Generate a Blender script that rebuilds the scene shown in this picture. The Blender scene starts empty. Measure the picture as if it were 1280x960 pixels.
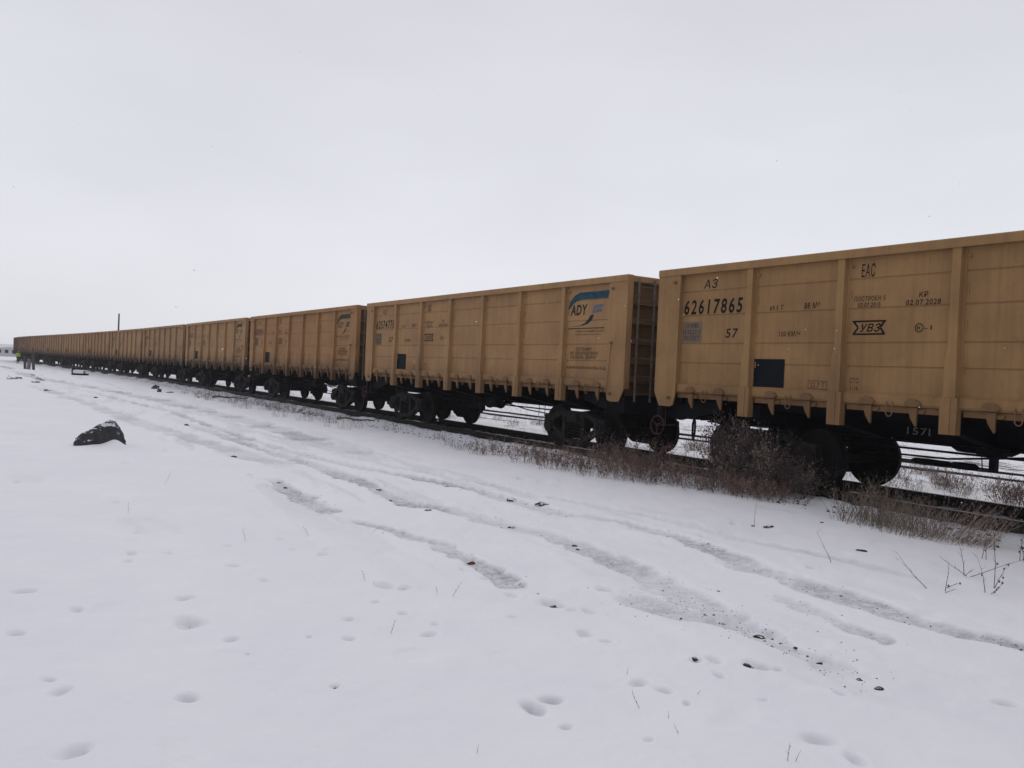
import bpy, bmesh, math, random
import numpy as np
from mathutils import Vector, Matrix, noise as mnoise
R = math.radians
PI = math.pi

# ------------------------------------------------------------------ camera, world, sun, exposure
scene = bpy.context.scene
COL = scene.collection
CAMX, CAMY, CAMZ = 11.592, -10.926, 1.669
F_PX, PITCH, ROLL, YAW = 1029.18, -0.014175, 0.045482, 0.58474
cd = bpy.data.cameras.new('camera'); cam = bpy.data.objects.new('camera', cd); COL.objects.link(cam)
cd.sensor_width = 36.0; cd.lens = F_PX / 1280 * 36
cd.clip_start = 0.05; cd.clip_end = 6000
fw = Vector((-math.cos(YAW) * math.cos(PITCH), math.sin(YAW) * math.cos(PITCH), math.sin(PITCH)))
rt = Vector((math.sin(YAW), math.cos(YAW), 0))
up = rt.cross(fw)
cr = rt * math.cos(ROLL) + up * math.sin(ROLL)
cu = up * math.cos(ROLL) - rt * math.sin(ROLL)
m = Matrix((cr, cu, -fw)).transposed().to_4x4(); m.translation = (CAMX, CAMY, CAMZ)
cam.matrix_world = m
scene.camera = cam

SUN_EL, SUN_AZ = R(42), R(-62)      # sun behind the cloud, beyond the train and to the left
w = bpy.data.worlds.new('World'); scene.world = w; w.use_nodes = True
nt = w.node_tree; nt.nodes.clear()
def N(nt, t, **k):
    n = nt.nodes.new(t)
    for a, b in k.items():
        if a.startswith('i_'):
            n.inputs[int(a[2:]) if a[2:].isdigit() else a[2:]].default_value = b
        else: setattr(n, a, b)
    return n
sky = N(nt, 'ShaderNodeTexSky', sky_type='NISHITA', sun_disc=False, sun_elevation=SUN_EL, sun_rotation=SUN_AZ, dust_density=3.0, altitude=900)
tc = N(nt, 'ShaderNodeTexCoord'); sep = N(nt, 'ShaderNodeSeparateXYZ')
nt.links.new(tc.outputs['Generated'], sep.inputs[0])
mp = N(nt, 'ShaderNodeMapping'); mp.inputs['Scale'].default_value = (1.2, 1.2, 3.2)
nt.links.new(tc.outputs['Generated'], mp.inputs[0])
nz = N(nt, 'ShaderNodeTexNoise'); nz.inputs['Scale'].default_value = 1.3; nz.inputs['Detail'].default_value = 4; nz.inputs['Roughness'].default_value = .5
nt.links.new(mp.outputs[0], nz.inputs['Vector'])
cr1 = N(nt, 'ShaderNodeValToRGB')      # overcast deck: brightest a little above the horizon, duller overhead
e = cr1.color_ramp.elements
e[0].position = 0.0; e[0].color = (.765, .772, .82, 1)
e[1].position = 1.0; e[1].color = (.625, .627, .68, 1)
x = e.new(.12); x.color = (.80, .807, .86, 1)
x = e.new(.30); x.color = (.73, .737, .79, 1)
x = e.new(.50); x.color = (.655, .657, .715, 1)
nt.links.new(sep.outputs['Z'], cr1.inputs[0])
ml = N(nt, 'ShaderNodeMapRange'); ml.inputs['From Min'].default_value = .3; ml.inputs['From Max'].default_value = .7
ml.inputs['To Min'].default_value = 9.2; ml.inputs['To Max'].default_value = 10.6
nt.links.new(nz.outputs['Fac'], ml.inputs['Value'])
vm = N(nt, 'ShaderNodeVectorMath', operation='SCALE')
nt.links.new(cr1.outputs['Color'], vm.inputs[0]); nt.links.new(ml.outputs[0], vm.inputs['Scale'])
mx = N(nt, 'ShaderNodeMix', data_type='RGBA'); mx.inputs['Factor'].default_value = .96
nt.links.new(sky.outputs[0], mx.inputs[6]); nt.links.new(vm.outputs[0], mx.inputs[7])
bg = N(nt, 'ShaderNodeBackground'); bg.inputs['Strength'].default_value = .1
out = N(nt, 'ShaderNodeOutputWorld')
nt.links.new(mx.outputs[2], bg.inputs['Color']); nt.links.new(bg.outputs[0], out.inputs[0])

ld = bpy.data.lights.new('sun', 'SUN'); ld.energy = .7; ld.angle = R(30); ld.color = (1, .97, .93)
lo = bpy.data.objects.new('sun', ld); COL.objects.link(lo)
sd = Vector((math.sin(SUN_AZ) * math.cos(SUN_EL), math.cos(SUN_AZ) * math.cos(SUN_EL), math.sin(SUN_EL)))
lo.rotation_euler = sd.to_track_quat('Z', 'Y').to_euler(); lo.location = (0, 40, 40)
vs = scene.view_settings
vs.view_transform = 'Standard'; vs.look = 'None'; vs.gamma = 1; vs.use_curve_mapping = False; vs.exposure = 0.0
scene.cycles.volume_bounces = 1

# ------------------------------------------------------------------ helpers
class MB:
    """collects shapes, then links them as ONE mesh object"""
    def __init__(s): s.v = []; s.f = []; s.mi = []
    def add(s, vs_, fs, mi=0):
        b = len(s.v); s.v += [tuple(p) for p in vs_]; s.f += [tuple(i + b for i in f) for f in fs]; s.mi += [mi] * len(fs)
    def box(s, x0, x1, y0, y1, z0, z1, mi=0):
        s.add([(x0,y0,z0),(x1,y0,z0),(x1,y1,z0),(x0,y1,z0),(x0,y0,z1),(x1,y0,z1),(x1,y1,z1),(x0,y1,z1)],
              [(0,3,2,1),(4,5,6,7),(0,1,5,4),(1,2,6,5),(2,3,7,6),(3,0,4,7)], mi)
    def prism(s, pts, axis, a, b, mi=0):
        """pts: outline in the two other axes; axis 0 -> (y,z), 1 -> (x,z), 2 -> (x,y)"""
        def mk(p, c): return (c, p[0], p[1]) if axis == 0 else ((p[0], c, p[1]) if axis == 1 else (p[0], p[1], c))
        n = len(pts); v = [mk(p, a) for p in pts] + [mk(p, b) for p in pts]
        f = [tuple(range(n))[::-1], tuple(range(n, 2*n))] + [(i, (i+1) % n, n+(i+1) % n, n+i) for i in range(n)]
        s.add(v, f, mi)
    def tube(s, pts, r, n=6, mi=0, cap=True):
        pts = [Vector(p) for p in pts]; rs = r if isinstance(r, (list, tuple)) else [r] * len(pts)
        v = []; f = []; pn = None
        for i, p in enumerate(pts):
            d = (pts[min(i+1, len(pts)-1)] - pts[max(i-1, 0)])
            if d.length < 1e-9: d = Vector((0, 0, 1))
            d.normalize()
            if pn is None: pn = d.orthogonal().normalized()
            else:
                pn = pn - d * pn.dot(d)
                pn = pn.normalized() if pn.length > 1e-6 else d.orthogonal().normalized()
            q = d.cross(pn)
            for k in range(n):
                a = 2 * PI * k / n
                v.append(p + (pn * math.cos(a) + q * math.sin(a)) * rs[i])
        for i in range(len(pts) - 1):
            for k in range(n):
                f.append((i*n+k, i*n+(k+1) % n, (i+1)*n+(k+1) % n, (i+1)*n+k))
        if cap and n > 2: f += [tuple(range(n))[::-1], tuple(range((len(pts)-1)*n, len(pts)*n))]
        s.add(v, f, mi)
    def lathe(s, prof, axis, c, n=24, mi=0):
        """prof: (radius, position along axis)"""
        v = []; f = []
        for r, t in prof:
            for k in range(n):
                a = 2*PI*k/n; u, w_ = r*math.cos(a), r*math.sin(a)
                v.append((c[0]+t, c[1]+u, c[2]+w_) if axis == 0 else ((c[0]+u, c[1]+t, c[2]+w_) if axis == 1 else (c[0]+u, c[1]+w_, c[2]+t)))
        for i in range(len(prof)-1):
            for k in range(n): f.append((i*n+k, i*n+(k+1) % n, (i+1)*n+(k+1) % n, (i+1)*n+k))
        f += [tuple(range(n))[::-1], tuple(range((len(prof)-1)*n, len(prof)*n))]
        s.add(v, f, mi)
    def torus(s, c, Rr, r, axis=1, n=20, mi=0, a0=0, a1=2*PI):
        pts = []
        for k in range(n+1):
            a = a0 + (a1-a0)*k/n; u, w_ = Rr*math.cos(a), Rr*math.sin(a)
            pts.append((c[0]+u, c[1], c[2]+w_) if axis == 1 else (c[0], c[1]+u, c[2]+w_))
        s.tube(pts, r, 6, mi)
    def build(s, name, mats, parent=None, smooth=False, bevel=0, loc=None):
        me = bpy.data.meshes.new(name); me.from_pydata(s.v, [], s.f)
        for m_ in (mats if isinstance(mats, (list, tuple)) else [mats]): me.materials.append(m_)
        me.polygons.foreach_set('material_index', s.mi)
        bm = bmesh.new(); bm.from_mesh(me); bmesh.ops.recalc_face_normals(bm, faces=bm.faces)
        if bevel:
            ed = [e_ for e_ in bm.edges if len(e_.link_faces) == 2 and e_.calc_face_angle(0) > .5]
            bmesh.ops.bevel(bm, geom=ed, offset=bevel, segments=1, profile=.5, affect='EDGES')
        bm.to_mesh(me); bm.free()
        if smooth: me.polygons.foreach_set('use_smooth', [True] * len(me.polygons))
        o = bpy.data.objects.new(name, me); COL.objects.link(o)
        if parent: o.parent = parent
        if loc: o.location = loc
        return o
def empty(name, loc=(0, 0, 0), rz=0):
    o = bpy.data.objects.new(name, None); COL.objects.link(o); o.location = loc; o.rotation_euler = (0, 0, rz)
    o.empty_display_size = .3
    return o
def tag(o, label=None, cat=None, group=None, kind=None):
    if label: o['label'] = label
    if cat: o['category'] = cat
    if group: o['group'] = group
    if kind: o['kind'] = kind
    return o
def kids(o): return [c for c in ALLK.get(o.name, [])]
ALLK = {}
def index_children():
    ALLK.clear()
    for o in bpy.data.objects:
        if o.parent: ALLK.setdefault(o.parent.name, []).append(o)
def copy_tree(o, parent=None, skip=()):
    c = o.copy(); COL.objects.link(c); c.parent = parent
    for ch in ALLK.get(o.name, []):
        if ch.get('_t') in skip or (ch.name.split('.')[0] in skip): continue
        copy_tree(ch, c, skip)
    return c

# ------------------------------------------------------------------ materials
def mat(name):
    m_ = bpy.data.materials.new(name); m_.use_nodes = True
    nt = m_.node_tree; b = nt.nodes['Principled BSDF']
    return m_, nt, b
def ramp(nt, stops, interp='LINEAR'):
    r = nt.nodes.new('ShaderNodeValToRGB'); r.color_ramp.interpolation = interp
    el = r.color_ramp.elements
    el[0].position = stops[0][0]; el[0].color = stops[0][1]
    el[1].position = stops[-1][0]; el[1].color = stops[-1][1]
    for p, c in stops[1:-1]:
        q = el.new(p); q.color = c
    return r
def G(v): return (v, v, v, 1)
def noise(nt, scale, detail=4, rough=.55, vec=None, mapscale=None, obj=True, dist=0):
    n = nt.nodes.new('ShaderNodeTexNoise'); n.inputs['Scale'].default_value = scale
    n.inputs['Detail'].default_value = detail; n.inputs['Roughness'].default_value = rough; n.inputs['Distortion'].default_value = dist
    t = nt.nodes.new('ShaderNodeTexCoord'); src = t.outputs['Object']
    if not obj:
        g = nt.nodes.new('ShaderNodeNewGeometry'); src = g.outputs['Position']
    if mapscale:
        mpp = nt.nodes.new('ShaderNodeMapping'); mpp.inputs['Scale'].default_value = mapscale
        nt.links.new(src, mpp.inputs[0]); src = mpp.outputs[0]
    nt.links.new(src, n.inputs['Vector'])
    return n
def mixc(nt, fac, a, b, blend='MIX'):
    n = nt.nodes.new('ShaderNodeMix'); n.data_type = 'RGBA'; n.blend_type = blend
    for sock, v in ((0, fac), (6, a), (7, b)):
        if hasattr(v, 'links'): nt.links.new(v, n.inputs[sock])
        else: n.inputs[sock].default_value = v
    return n.outputs[2]
def math_(nt, op, a, b=0, clamp=False):
    n = nt.nodes.new('ShaderNodeMath'); n.operation = op; n.use_clamp = clamp
    for i, v in enumerate((a, b)):
        if hasattr(v, 'links'): nt.links.new(v, n.inputs[i])
        else: n.inputs[i].default_value = v
    return n.outputs[0]
def bump(nt, b, h, strength=.3, dist=.01):
    n = nt.nodes.new('ShaderNodeBump'); n.inputs['Strength'].default_value = strength; n.inputs['Distance'].default_value = dist
    nt.links.new(h, n.inputs['Height']); nt.links.new(n.outputs[0], b.inputs['Normal'])
def simple(name, col, rough=.7, metal=0, var=.25, scale=6, bmp=0):
    m_, nt, b = mat(name)
    if metal < .5: b.inputs['Specular IOR Level'].default_value = .12
    n = noise(nt, scale)
    r = ramp(nt, [(.3, (col[0]*(1-var), col[1]*(1-var), col[2]*(1-var), 1)), (.7, (col[0]*(1+var), col[1]*(1+var), col[2]*(1+var), 1))])
    nt.links.new(n.outputs['Fac'], r.inputs[0]); nt.links.new(r.outputs[0], b.inputs['Base Color'])
    b.inputs['Roughness'].default_value = rough; b.inputs['Metallic'].default_value = metal
    if bmp: bump(nt, b, n.outputs['Fac'], bmp, .02)
    return m_

def paint(name, dark=1.0, rusty=0.0):
    """weathered yellow-tan wagon paint; tint from the object colour, amount of grime from its alpha"""
    m_, nt, b = mat(name)
    oi = nt.nodes.new('ShaderNodeObjectInfo')
    n1 = noise(nt, 1.1, 5, .6)
    r1 = ramp(nt, [(.3, (.80, .78, .77, 1)), (.7, (1.12, 1.12, 1.08, 1))]); nt.links.new(n1.outputs['Fac'], r1.inputs[0])
    c = mixc(nt, 1.0, oi.outputs['Color'], r1.outputs[0], 'MULTIPLY')
    # vertical run-off streaks
    n2 = noise(nt, 1.0, 6, .65, mapscale=(9, 9, .45))
    r2 = ramp(nt, [(.46, G(0)), (.78, G(.34))]); nt.links.new(n2.outputs['Fac'], r2.inputs[0])
    c = mixc(nt, r2.outputs[0], c, (.085, .052, .03, 1))
    # fine speckle
    n3 = noise(nt, 26, 4, .7)
    r3 = ramp(nt, [(.62, G(0)), (.74, G(.5))]); nt.links.new(n3.outputs['Fac'], r3.inputs[0])
    c = mixc(nt, r3.outputs[0], c, (.09, .05, .03, 1))
    # grime splashed up along the bottom edge
    t = nt.nodes.new('ShaderNodeTexCoord'); sp = nt.nodes.new('ShaderNodeSeparateXYZ'); nt.links.new(t.outputs['Object'], sp.inputs[0])
    n4 = noise(nt, 1.0, 5, .6, mapscale=(3.2, 3.2, .9))
    zz = math_(nt, 'ADD', sp.outputs['Z'], math_(nt, 'MULTIPLY', n4.outputs['Fac'], -1.1))
    mr = nt.nodes.new('ShaderNodeMapRange'); mr.inputs['From Min'].default_value = .72; mr.inputs['From Max'].default_value = 1.45
    mr.inputs['To Min'].default_value = 1; mr.inputs['To Max'].default_value = 0
    nt.links.new(zz, mr.inputs['Value'])
    g = math_(nt, 'MULTIPLY', mr.outputs[0], oi.outputs['Alpha'], True)
    c = mixc(nt, g, c, (.016, .013, .012, 1))
    if rusty:
        c = mixc(nt, rusty, c, (.085, .04, .022, 1))
    if dark != 1: c = mixc(nt, 1.0, c, (dark, dark, dark, 1), 'MULTIPLY')
    nt.links.new(c, b.inputs['Base Color']); b.inputs['Roughness'].default_value = .68; b.inputs['Specular IOR Level'].default_value = .22
    nb = noise(nt, 2.4, 3, .5)
    bump(nt, b, nb.outputs['Fac'], .55, .05)
    return m_
M = {}
M['paint'] = paint('weathered tan paint')
M['seam'] = paint('rusty pressed seam', 1, .22)
M['hinge'] = paint('rusty tan hinge', .92, .42)
M['under'] = simple('grimy black underframe', (.003, .0034, .005), .8, var=.4, bmp=.2)
M['bogie'] = simple('dusty cast iron', (.015, .0135, .013), .85, var=.5, scale=9, bmp=.3)
M['wheel'] = simple('oiled dark steel wheel', (.005, .0045, .005), .7, 0, .4, 12)
M['endwall'] = paint('rusty end paint with painted shade', .50, .30)  # colour darkened to imitate shade in the gaps between wagons
M['rail'] = simple('rusty rail steel', (.020, .017, .016), .6, .3, .4, 30)
M['railhead'] = simple('worn rail head', (.09, .085, .085), .38, .8, .2, 30)
M['black'] = simple('black stencil paint', (.010, .008, .0075), .7, var=.4, scale=40)
M['faded'] = simple('faded brown stencil paint', (.055, .033, .022), .8, var=.4, scale=40)
M['navy'] = simple('dark blue-black chalking board', (.003, .005, .008), .7, var=.3)
M['grey'] = simple('greyish worn patch', (.155, .115, .085), .8, var=.12, scale=8)
M['white'] = simple('dull white lettering', (.13, .14, .14), .8, var=.3, scale=30)
M['teal'] = simple('faded teal paint', (.020, .058, .080), .7, var=.3, scale=10)
M['darkteal'] = simple('dark teal paint', (.018, .026, .027), .7, var=.3, scale=10)
M['flagblue'] = simple('pale blue emblem paint', (.12, .12, .15), .7, var=.2, scale=20)
M['steel'] = simple('grey galvanised ladder', (.15, .125, .10), .6, .1, .3, 10)
M['redwheel'] = simple('dull red-brown iron', (.06, .030, .032), .7, var=.3)
M['rubber'] = simple('black rubber', (.012, .012, .013), .6)
M['sleeper'] = simple('tarred sleeper', (.032, .027, .024), .9, var=.5, scale=7, bmp=.6)
M['wood'] = simple('weathered wood', (.055, .042, .034), .9, var=.4, scale=14, bmp=.5)
M['stump'] = simple('grey brown post', (.075, .062, .055), .9, var=.35, scale=5, bmp=.4)
M['stumplight'] = simple('pale post', (.16, .15, .15), .9, var=.3, scale=5)
M['brick'] = simple('red brown brick', (.10, .05, .038), .9, var=.3, scale=20, bmp=.4)
M['hivis'] = simple('yellow green hi-vis cloth', (.36, .48, .07), .8, var=.1)
M['trouser'] = simple('dark cloth', (.02, .022, .03), .9)
M['skin'] = simple('skin', (.45, .28, .2), .6)
M['shed'] = simple('pale grey wall', (.48, .48, .5), .8, var=.1)
M['shedroof'] = simple('dark grey roof', (.11, .11, .13), .8, var=.1)
M['pole'] = simple('grey tarred pole', (.05, .045, .042), .9)

def stem_mat(name, a, b_, rough=.9):
    m_, nt, b = mat(name)
    n = noise(nt, 3.5, 3, .6)
    r = ramp(nt, [(.35, a + (1,)), (.65, b_ + (1,))]); nt.links.new(n.outputs['Fac'], r.inputs[0])
    nt.links.new(r.outputs[0], b.inputs['Base Color']); b.inputs['Roughness'].default_value = rough
    return m_
M['brushred'] = stem_mat('dry reddish brush', (.11, .058, .048), (.27, .165, .13))
M['brushdark'] = stem_mat('dark bare brush', (.055, .040, .038), (.17, .128, .112))
M['brushpale'] = stem_mat('pale dry brush', (.17, .125, .105), (.33, .26, .215))
M['bushdim'] = stem_mat('dark tangled bush', (.034, .025, .026), (.10, .074, .068))
M['straw'] = stem_mat('dry straw', (.10, .078, .06), (.24, .19, .145))
M['twig'] = stem_mat('bare brown twig', (.05, .036, .032), (.14, .105, .09))

def rock_mat(name, col, snow=.72):
    m_, nt, b = mat(name)
    n = noise(nt, 5, 6, .7)
    r = ramp(nt, [(.3, (col[0]*.55, col[1]*.55, col[2]*.55, 1)), (.7, (col[0]*1.6, col[1]*1.6, col[2]*1.6, 1))]); nt.links.new(n.outputs['Fac'], r.inputs[0])
    g = nt.nodes.new('ShaderNodeNewGeometry'); s_ = nt.nodes.new('ShaderNodeSeparateXYZ'); nt.links.new(g.outputs['Normal'], s_.inputs[0])
    n2 = noise(nt, 4.5, 4, .65)
    v = math_(nt, 'ADD', s_.outputs['Z'], math_(nt, 'MULTIPLY', n2.outputs['Fac'], .9))
    mr = nt.nodes.new('ShaderNodeMapRange'); mr.inputs['From Min'].default_value = snow + .55; mr.inputs['From Max'].default_value = snow + .68
    nt.links.new(v, mr.inputs['Value'])
    c = mixc(nt, mr.outputs[0], r.outputs[0], (.68, .69, .74, 1))
    nt.links.new(c, b.inputs['Base Color']); b.inputs['Roughness'].default_value = .85; b.inputs['Specular IOR Level'].default_value = .2
    bump(nt, b, n.outputs['Fac'], .8, .05)
    return m_
M['rock'] = rock_mat('dark basalt with snow', (.042, .040, .044), .50)
M['stone'] = rock_mat('dark wet stone', (.030, .026, .025), .80)
M['snowstone'] = rock_mat('stone half under snow', (.055, .05, .045), .55)

# snow sheet
def snow_mat():
    m_, nt, b = mat('snow')
    at = nt.nodes.new('ShaderNodeAttribute'); at.attribute_name = 'dirt_shade'
    at2 = nt.nodes.new('ShaderNodeAttribute'); at2.attribute_name = 'bare'
    n1 = noise(nt, .9, 5, .6, obj=False)
    base = ramp(nt, [(.3, (.735, .745, .785, 1)), (.7, (.79, .79, .82, 1))]); nt.links.new(n1.outputs['Fac'], base.inputs[0])
    # slushy grey with dark grit in wheel ruts and streaks; stands in for shade in dents
    n2 = noise(nt, 9, 6, .7, obj=False)
    f = math_(nt, 'MULTIPLY', at.outputs['Fac'], math_(nt, 'MULTIPLY', math_(nt, 'SUBTRACT', n2.outputs['Fac'], .22), 2.6, True), True)
    c = mixc(nt, f, base.outputs[0], (.36, .36, .385, 1))
    n3 = noise(nt, 26, 5, .75, obj=False)
    thr = math_(nt, 'ADD', n3.outputs['Fac'], math_(nt, 'MULTIPLY', at.outputs['Fac'], .14))
    mr = nt.nodes.new('ShaderNodeMapRange'); mr.inputs['From Min'].default_value = .70; mr.inputs['From Max'].default_value = .76
    nt.links.new(thr, mr.inputs['Value'])
    c = mixc(nt, math_(nt, 'MULTIPLY', mr.outputs[0], math_(nt, 'MULTIPLY', at.outputs['Fac'], 1.6, True), True), c, (.055, .05, .048, 1))
    # bare ballast and dead grass showing through
    n4 = noise(nt, 3.2, 7, .72, obj=False, mapscale=(.55, 1.2, 1))
    t4 = math_(nt, 'ADD', n4.outputs['Fac'], at2.outputs['Fac'])
    mr4 = nt.nodes.new('ShaderNodeMapRange'); mr4.inputs['From Min'].default_value = .98; mr4.inputs['From Max'].default_value = 1.10
    nt.links.new(t4, mr4.inputs['Value'])
    n5 = noise(nt, 14, 5, .7, obj=False)
    bare = ramp(nt, [(.3, (.022, .019, .017, 1)), (.72, (.11, .09, .07, 1))]); nt.links.new(n5.outputs['Fac'], bare.inputs[0])
    c = mixc(nt, mr4.outputs[0], c, bare.outputs[0])
    nt.links.new(c, b.inputs['Base Color']); b.inputs['Roughness'].default_value = .8
    b.inputs['Specular IOR Level'].default_value = .15
    n6 = noise(nt, 20, 8, .75, obj=False)
    n7 = noise(nt, 2.2, 4, .5, obj=False)
    h = math_(nt, 'ADD', math_(nt, 'MULTIPLY', n6.outputs['Fac'], .45), math_(nt, 'MULTIPLY', n7.outputs['Fac'], .7))
    bump(nt, b, h, .36, .035)
    return m_
M['snow'] = snow_mat()

# ------------------------------------------------------------------ the track: a gently bending line
K1, K2, K3 = .1098, -.3719, .1978
_s = np.linspace(0, 400, 4001); _q = np.minimum(_s, 175) / 100
_th = K1*_q + K2*_q**2 + K3*_q**3
_dx = np.cumsum(np.cos(_th)) * .1 - .1; _dy = np.cumsum(np.sin(_th)) * .1
def track(s, yo=1.57):
    """point on the track s metres along (away from the camera), yo metres behind the wagon side plane"""
    if s <= 0: return Vector((-s, yo, 0)), 0.0
    X = float(np.interp(s, _s, _dx)); Y = float(np.interp(s, _s, _dy)); th = float(np.interp(s, _s, _th))
    return Vector((-(X - yo*math.sin(th)), Y + yo*math.cos(th), 0)), th
# track distance for any ground point (vectorised, coarse)
_S = np.concatenate([np.arange(-60, 0, .5), np.arange(0, 380, .5)])
_C = np.array([track(float(s))[0][:2] for s in _S])

# ------------------------------------------------------------------ ground
rs = np.random.RandomState(7)
_lat = rs.rand(256, 256)
def vnoise(x, y):
    xi = np.floor(x).astype(int); yi = np.floor(y).astype(int); fx = x - xi; fy = y - yi
    fx = fx*fx*(3-2*fx); fy = fy*fy*(3-2*fy)
    a = _lat[xi & 255, yi & 255]; b = _lat[(xi+1) & 255, yi & 255]; c = _lat[xi & 255, (yi+1) & 255]; d = _lat[(xi+1) & 255, (yi+1) & 255]
    return (a*(1-fx)+b*fx)*(1-fy) + (c*(1-fx)+d*fx)*fy - .5
def fbm(x, y, o=4):
    r = 0; a = 1
    for k in range(o): r = r + a*vnoise(x*2**k + 17.3*k, y*2**k + 5.1*k); a *= .5
    return r
RUTS = [  # polyline, half width, depth, dirt
 ([(-44.91, -6.87), (-29.53, -5.75), (-18.88, -5.06), (-8.94, -5.29), (-3.03, -4.96), (-0.13, -4.33), (1.2, -4.24), (2.64, -4.25), (3.25, -3.92), (4.16, -3.78), (5.39, -3.93), (6.58, -4.19), (7.05, -4.2), (7.89, -4.38), (8.66, -4.33), (9.32, -4.44)], .20, .05, .8),
 ([(5.65, -4.28), (6.23, -4.22), (7.1, -4.42), (7.64, -4.55), (8.17, -4.52), (8.65, -4.29)], .12, .035, .6),
 ([(-16.73, -5.71), (-8.96, -5.66), (-4.95, -5.56), (-1.14, -5.58), (1.11, -5.79), (2.02, -5.52), (2.98, -5.37), (4.08, -5.2), (5.05, -5.3), (6.04, -5.46), (6.79, -5.71), (7.4, -5.93), (7.79, -5.95), (8.14, -5.98), (8.55, -6.08)], .22, .055, .85),
 ([(6.3, -6.1), (6.6, -6.1), (6.95, -6.03), (7.12, -5.89), (7.61, -5.91)], .24, .04, 1.0),
 ([(-1.6, -6.81), (0.01, -6.91), (1.09, -6.95), (1.73, -6.98)], .22, .045, .7),
 ([(2.2, -6.96), (2.88, -6.85), (3.64, -6.72), (4.66, -6.72), (5.37, -6.8), (5.73, -6.87)], .16, .045, .8),
 ([(6.86, -4.94), (7.17, -4.86), (7.61, -5.14), (7.9, -5.16), (8.13, -5.16)], .13, .035, .55),
 ([(-76.5, -8.45), (-52.68, -6.8), (-39.98, -5.26), (-26.08, -4.01), (-15.14, -3.6), (-7.36, -3.82), (-3.5, -3.92)], .55, .05, .7),
 ([(-40, -8.2), (-25, -7.2), (-14, -6.9), (-6, -6.4), (-2.5, -6.0)], .4, .04, .55),
 ([(-18, -4.3), (-9, -4.4), (-3, -4.2), (1, -3.6), (4, -3.1), (7.5, -2.9)], .13, .03, .35),
]
DENTS = [(5.49, -9.56, 0.158), (4.88, -9.44, 0.093), (5.22, -10.6, 0.087), (7.32, -10.45, 0.092), (6.88, -9.86, 0.084), (6.45, -10.44, 0.08), (6.24, -10.48, 0.052), (7.08, -9.08, 0.043), (6.32, -9.37, 0.027), (7.86, -8.25, 0.089), (7.85, -8.08, 0.091), (7.93, -8.24, 0.097), (8.2, -8.24, 0.055), (6.32, -8.68, 0.067), (5.89, -8.5, 0.054), (6.2, -6.85, 0.145), (7.73, -6.78, 0.077), (8.01, -6.48, 0.111), (8.1, -6.41, 0.067), (8.93, -7.11, 0.1), (9.16, -7.14, 0.079), (6.39, -7.38, 0.061), (6.94, -7.12, 0.094), (7.18, -7.1, 0.068), (6.5, -6.72, 0.09), (6.41, -6.82, 0.077), (5.85, -7.03, 0.067), (7.89, -7.44, 0.079), (8.05, -7.39, 0.068), (8.25, -7.4, 0.047), (9.16, -5.61, 0.091), (3.46, -9.65, 0.064), (3.96, -8.85, 0.077), (8.02, -6.88, 0.063), (8.43, -6.95, 0.04), (8.56, -6.41, 0.063), (4.14, -10.5, 0.102), (5.14, -7.88, 0.125), (5.28, -7.76, 0.082), (6.03, -6.17, 0.1), (2.99, -8.1, 0.053), (3.26, -9.27, 0.066), (6.28, -7.99, 0.059)]
_r = random.Random(6)
for _k in range(46):
    _a, _b = _r.uniform(-6, 9.5), _r.uniform(-10.3, -2.2)
    DENTS.append((_a, _b, _r.uniform(.035, .085)))
DIRTY = {15, 16, 17, 18, 9, 10, 11, 39}
def seg_dist(px, py, line):
    best = np.full(px.shape, 1e9); tt = np.zeros(px.shape); L = len(line) - 1
    for i in range(L):
        ax, ay = line[i]; bx, by = line[i+1]; dx, dy = bx-ax, by-ay
        t = np.clip(((px-ax)*dx + (py-ay)*dy) / (dx*dx+dy*dy), 0, 1)
        d = np.hypot(px-ax-t*dx, py-ay-t*dy); mk = d < best
        best = np.where(mk, d, best); tt = np.where(mk, (i+t)/L, tt)
    return best, tt
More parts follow.
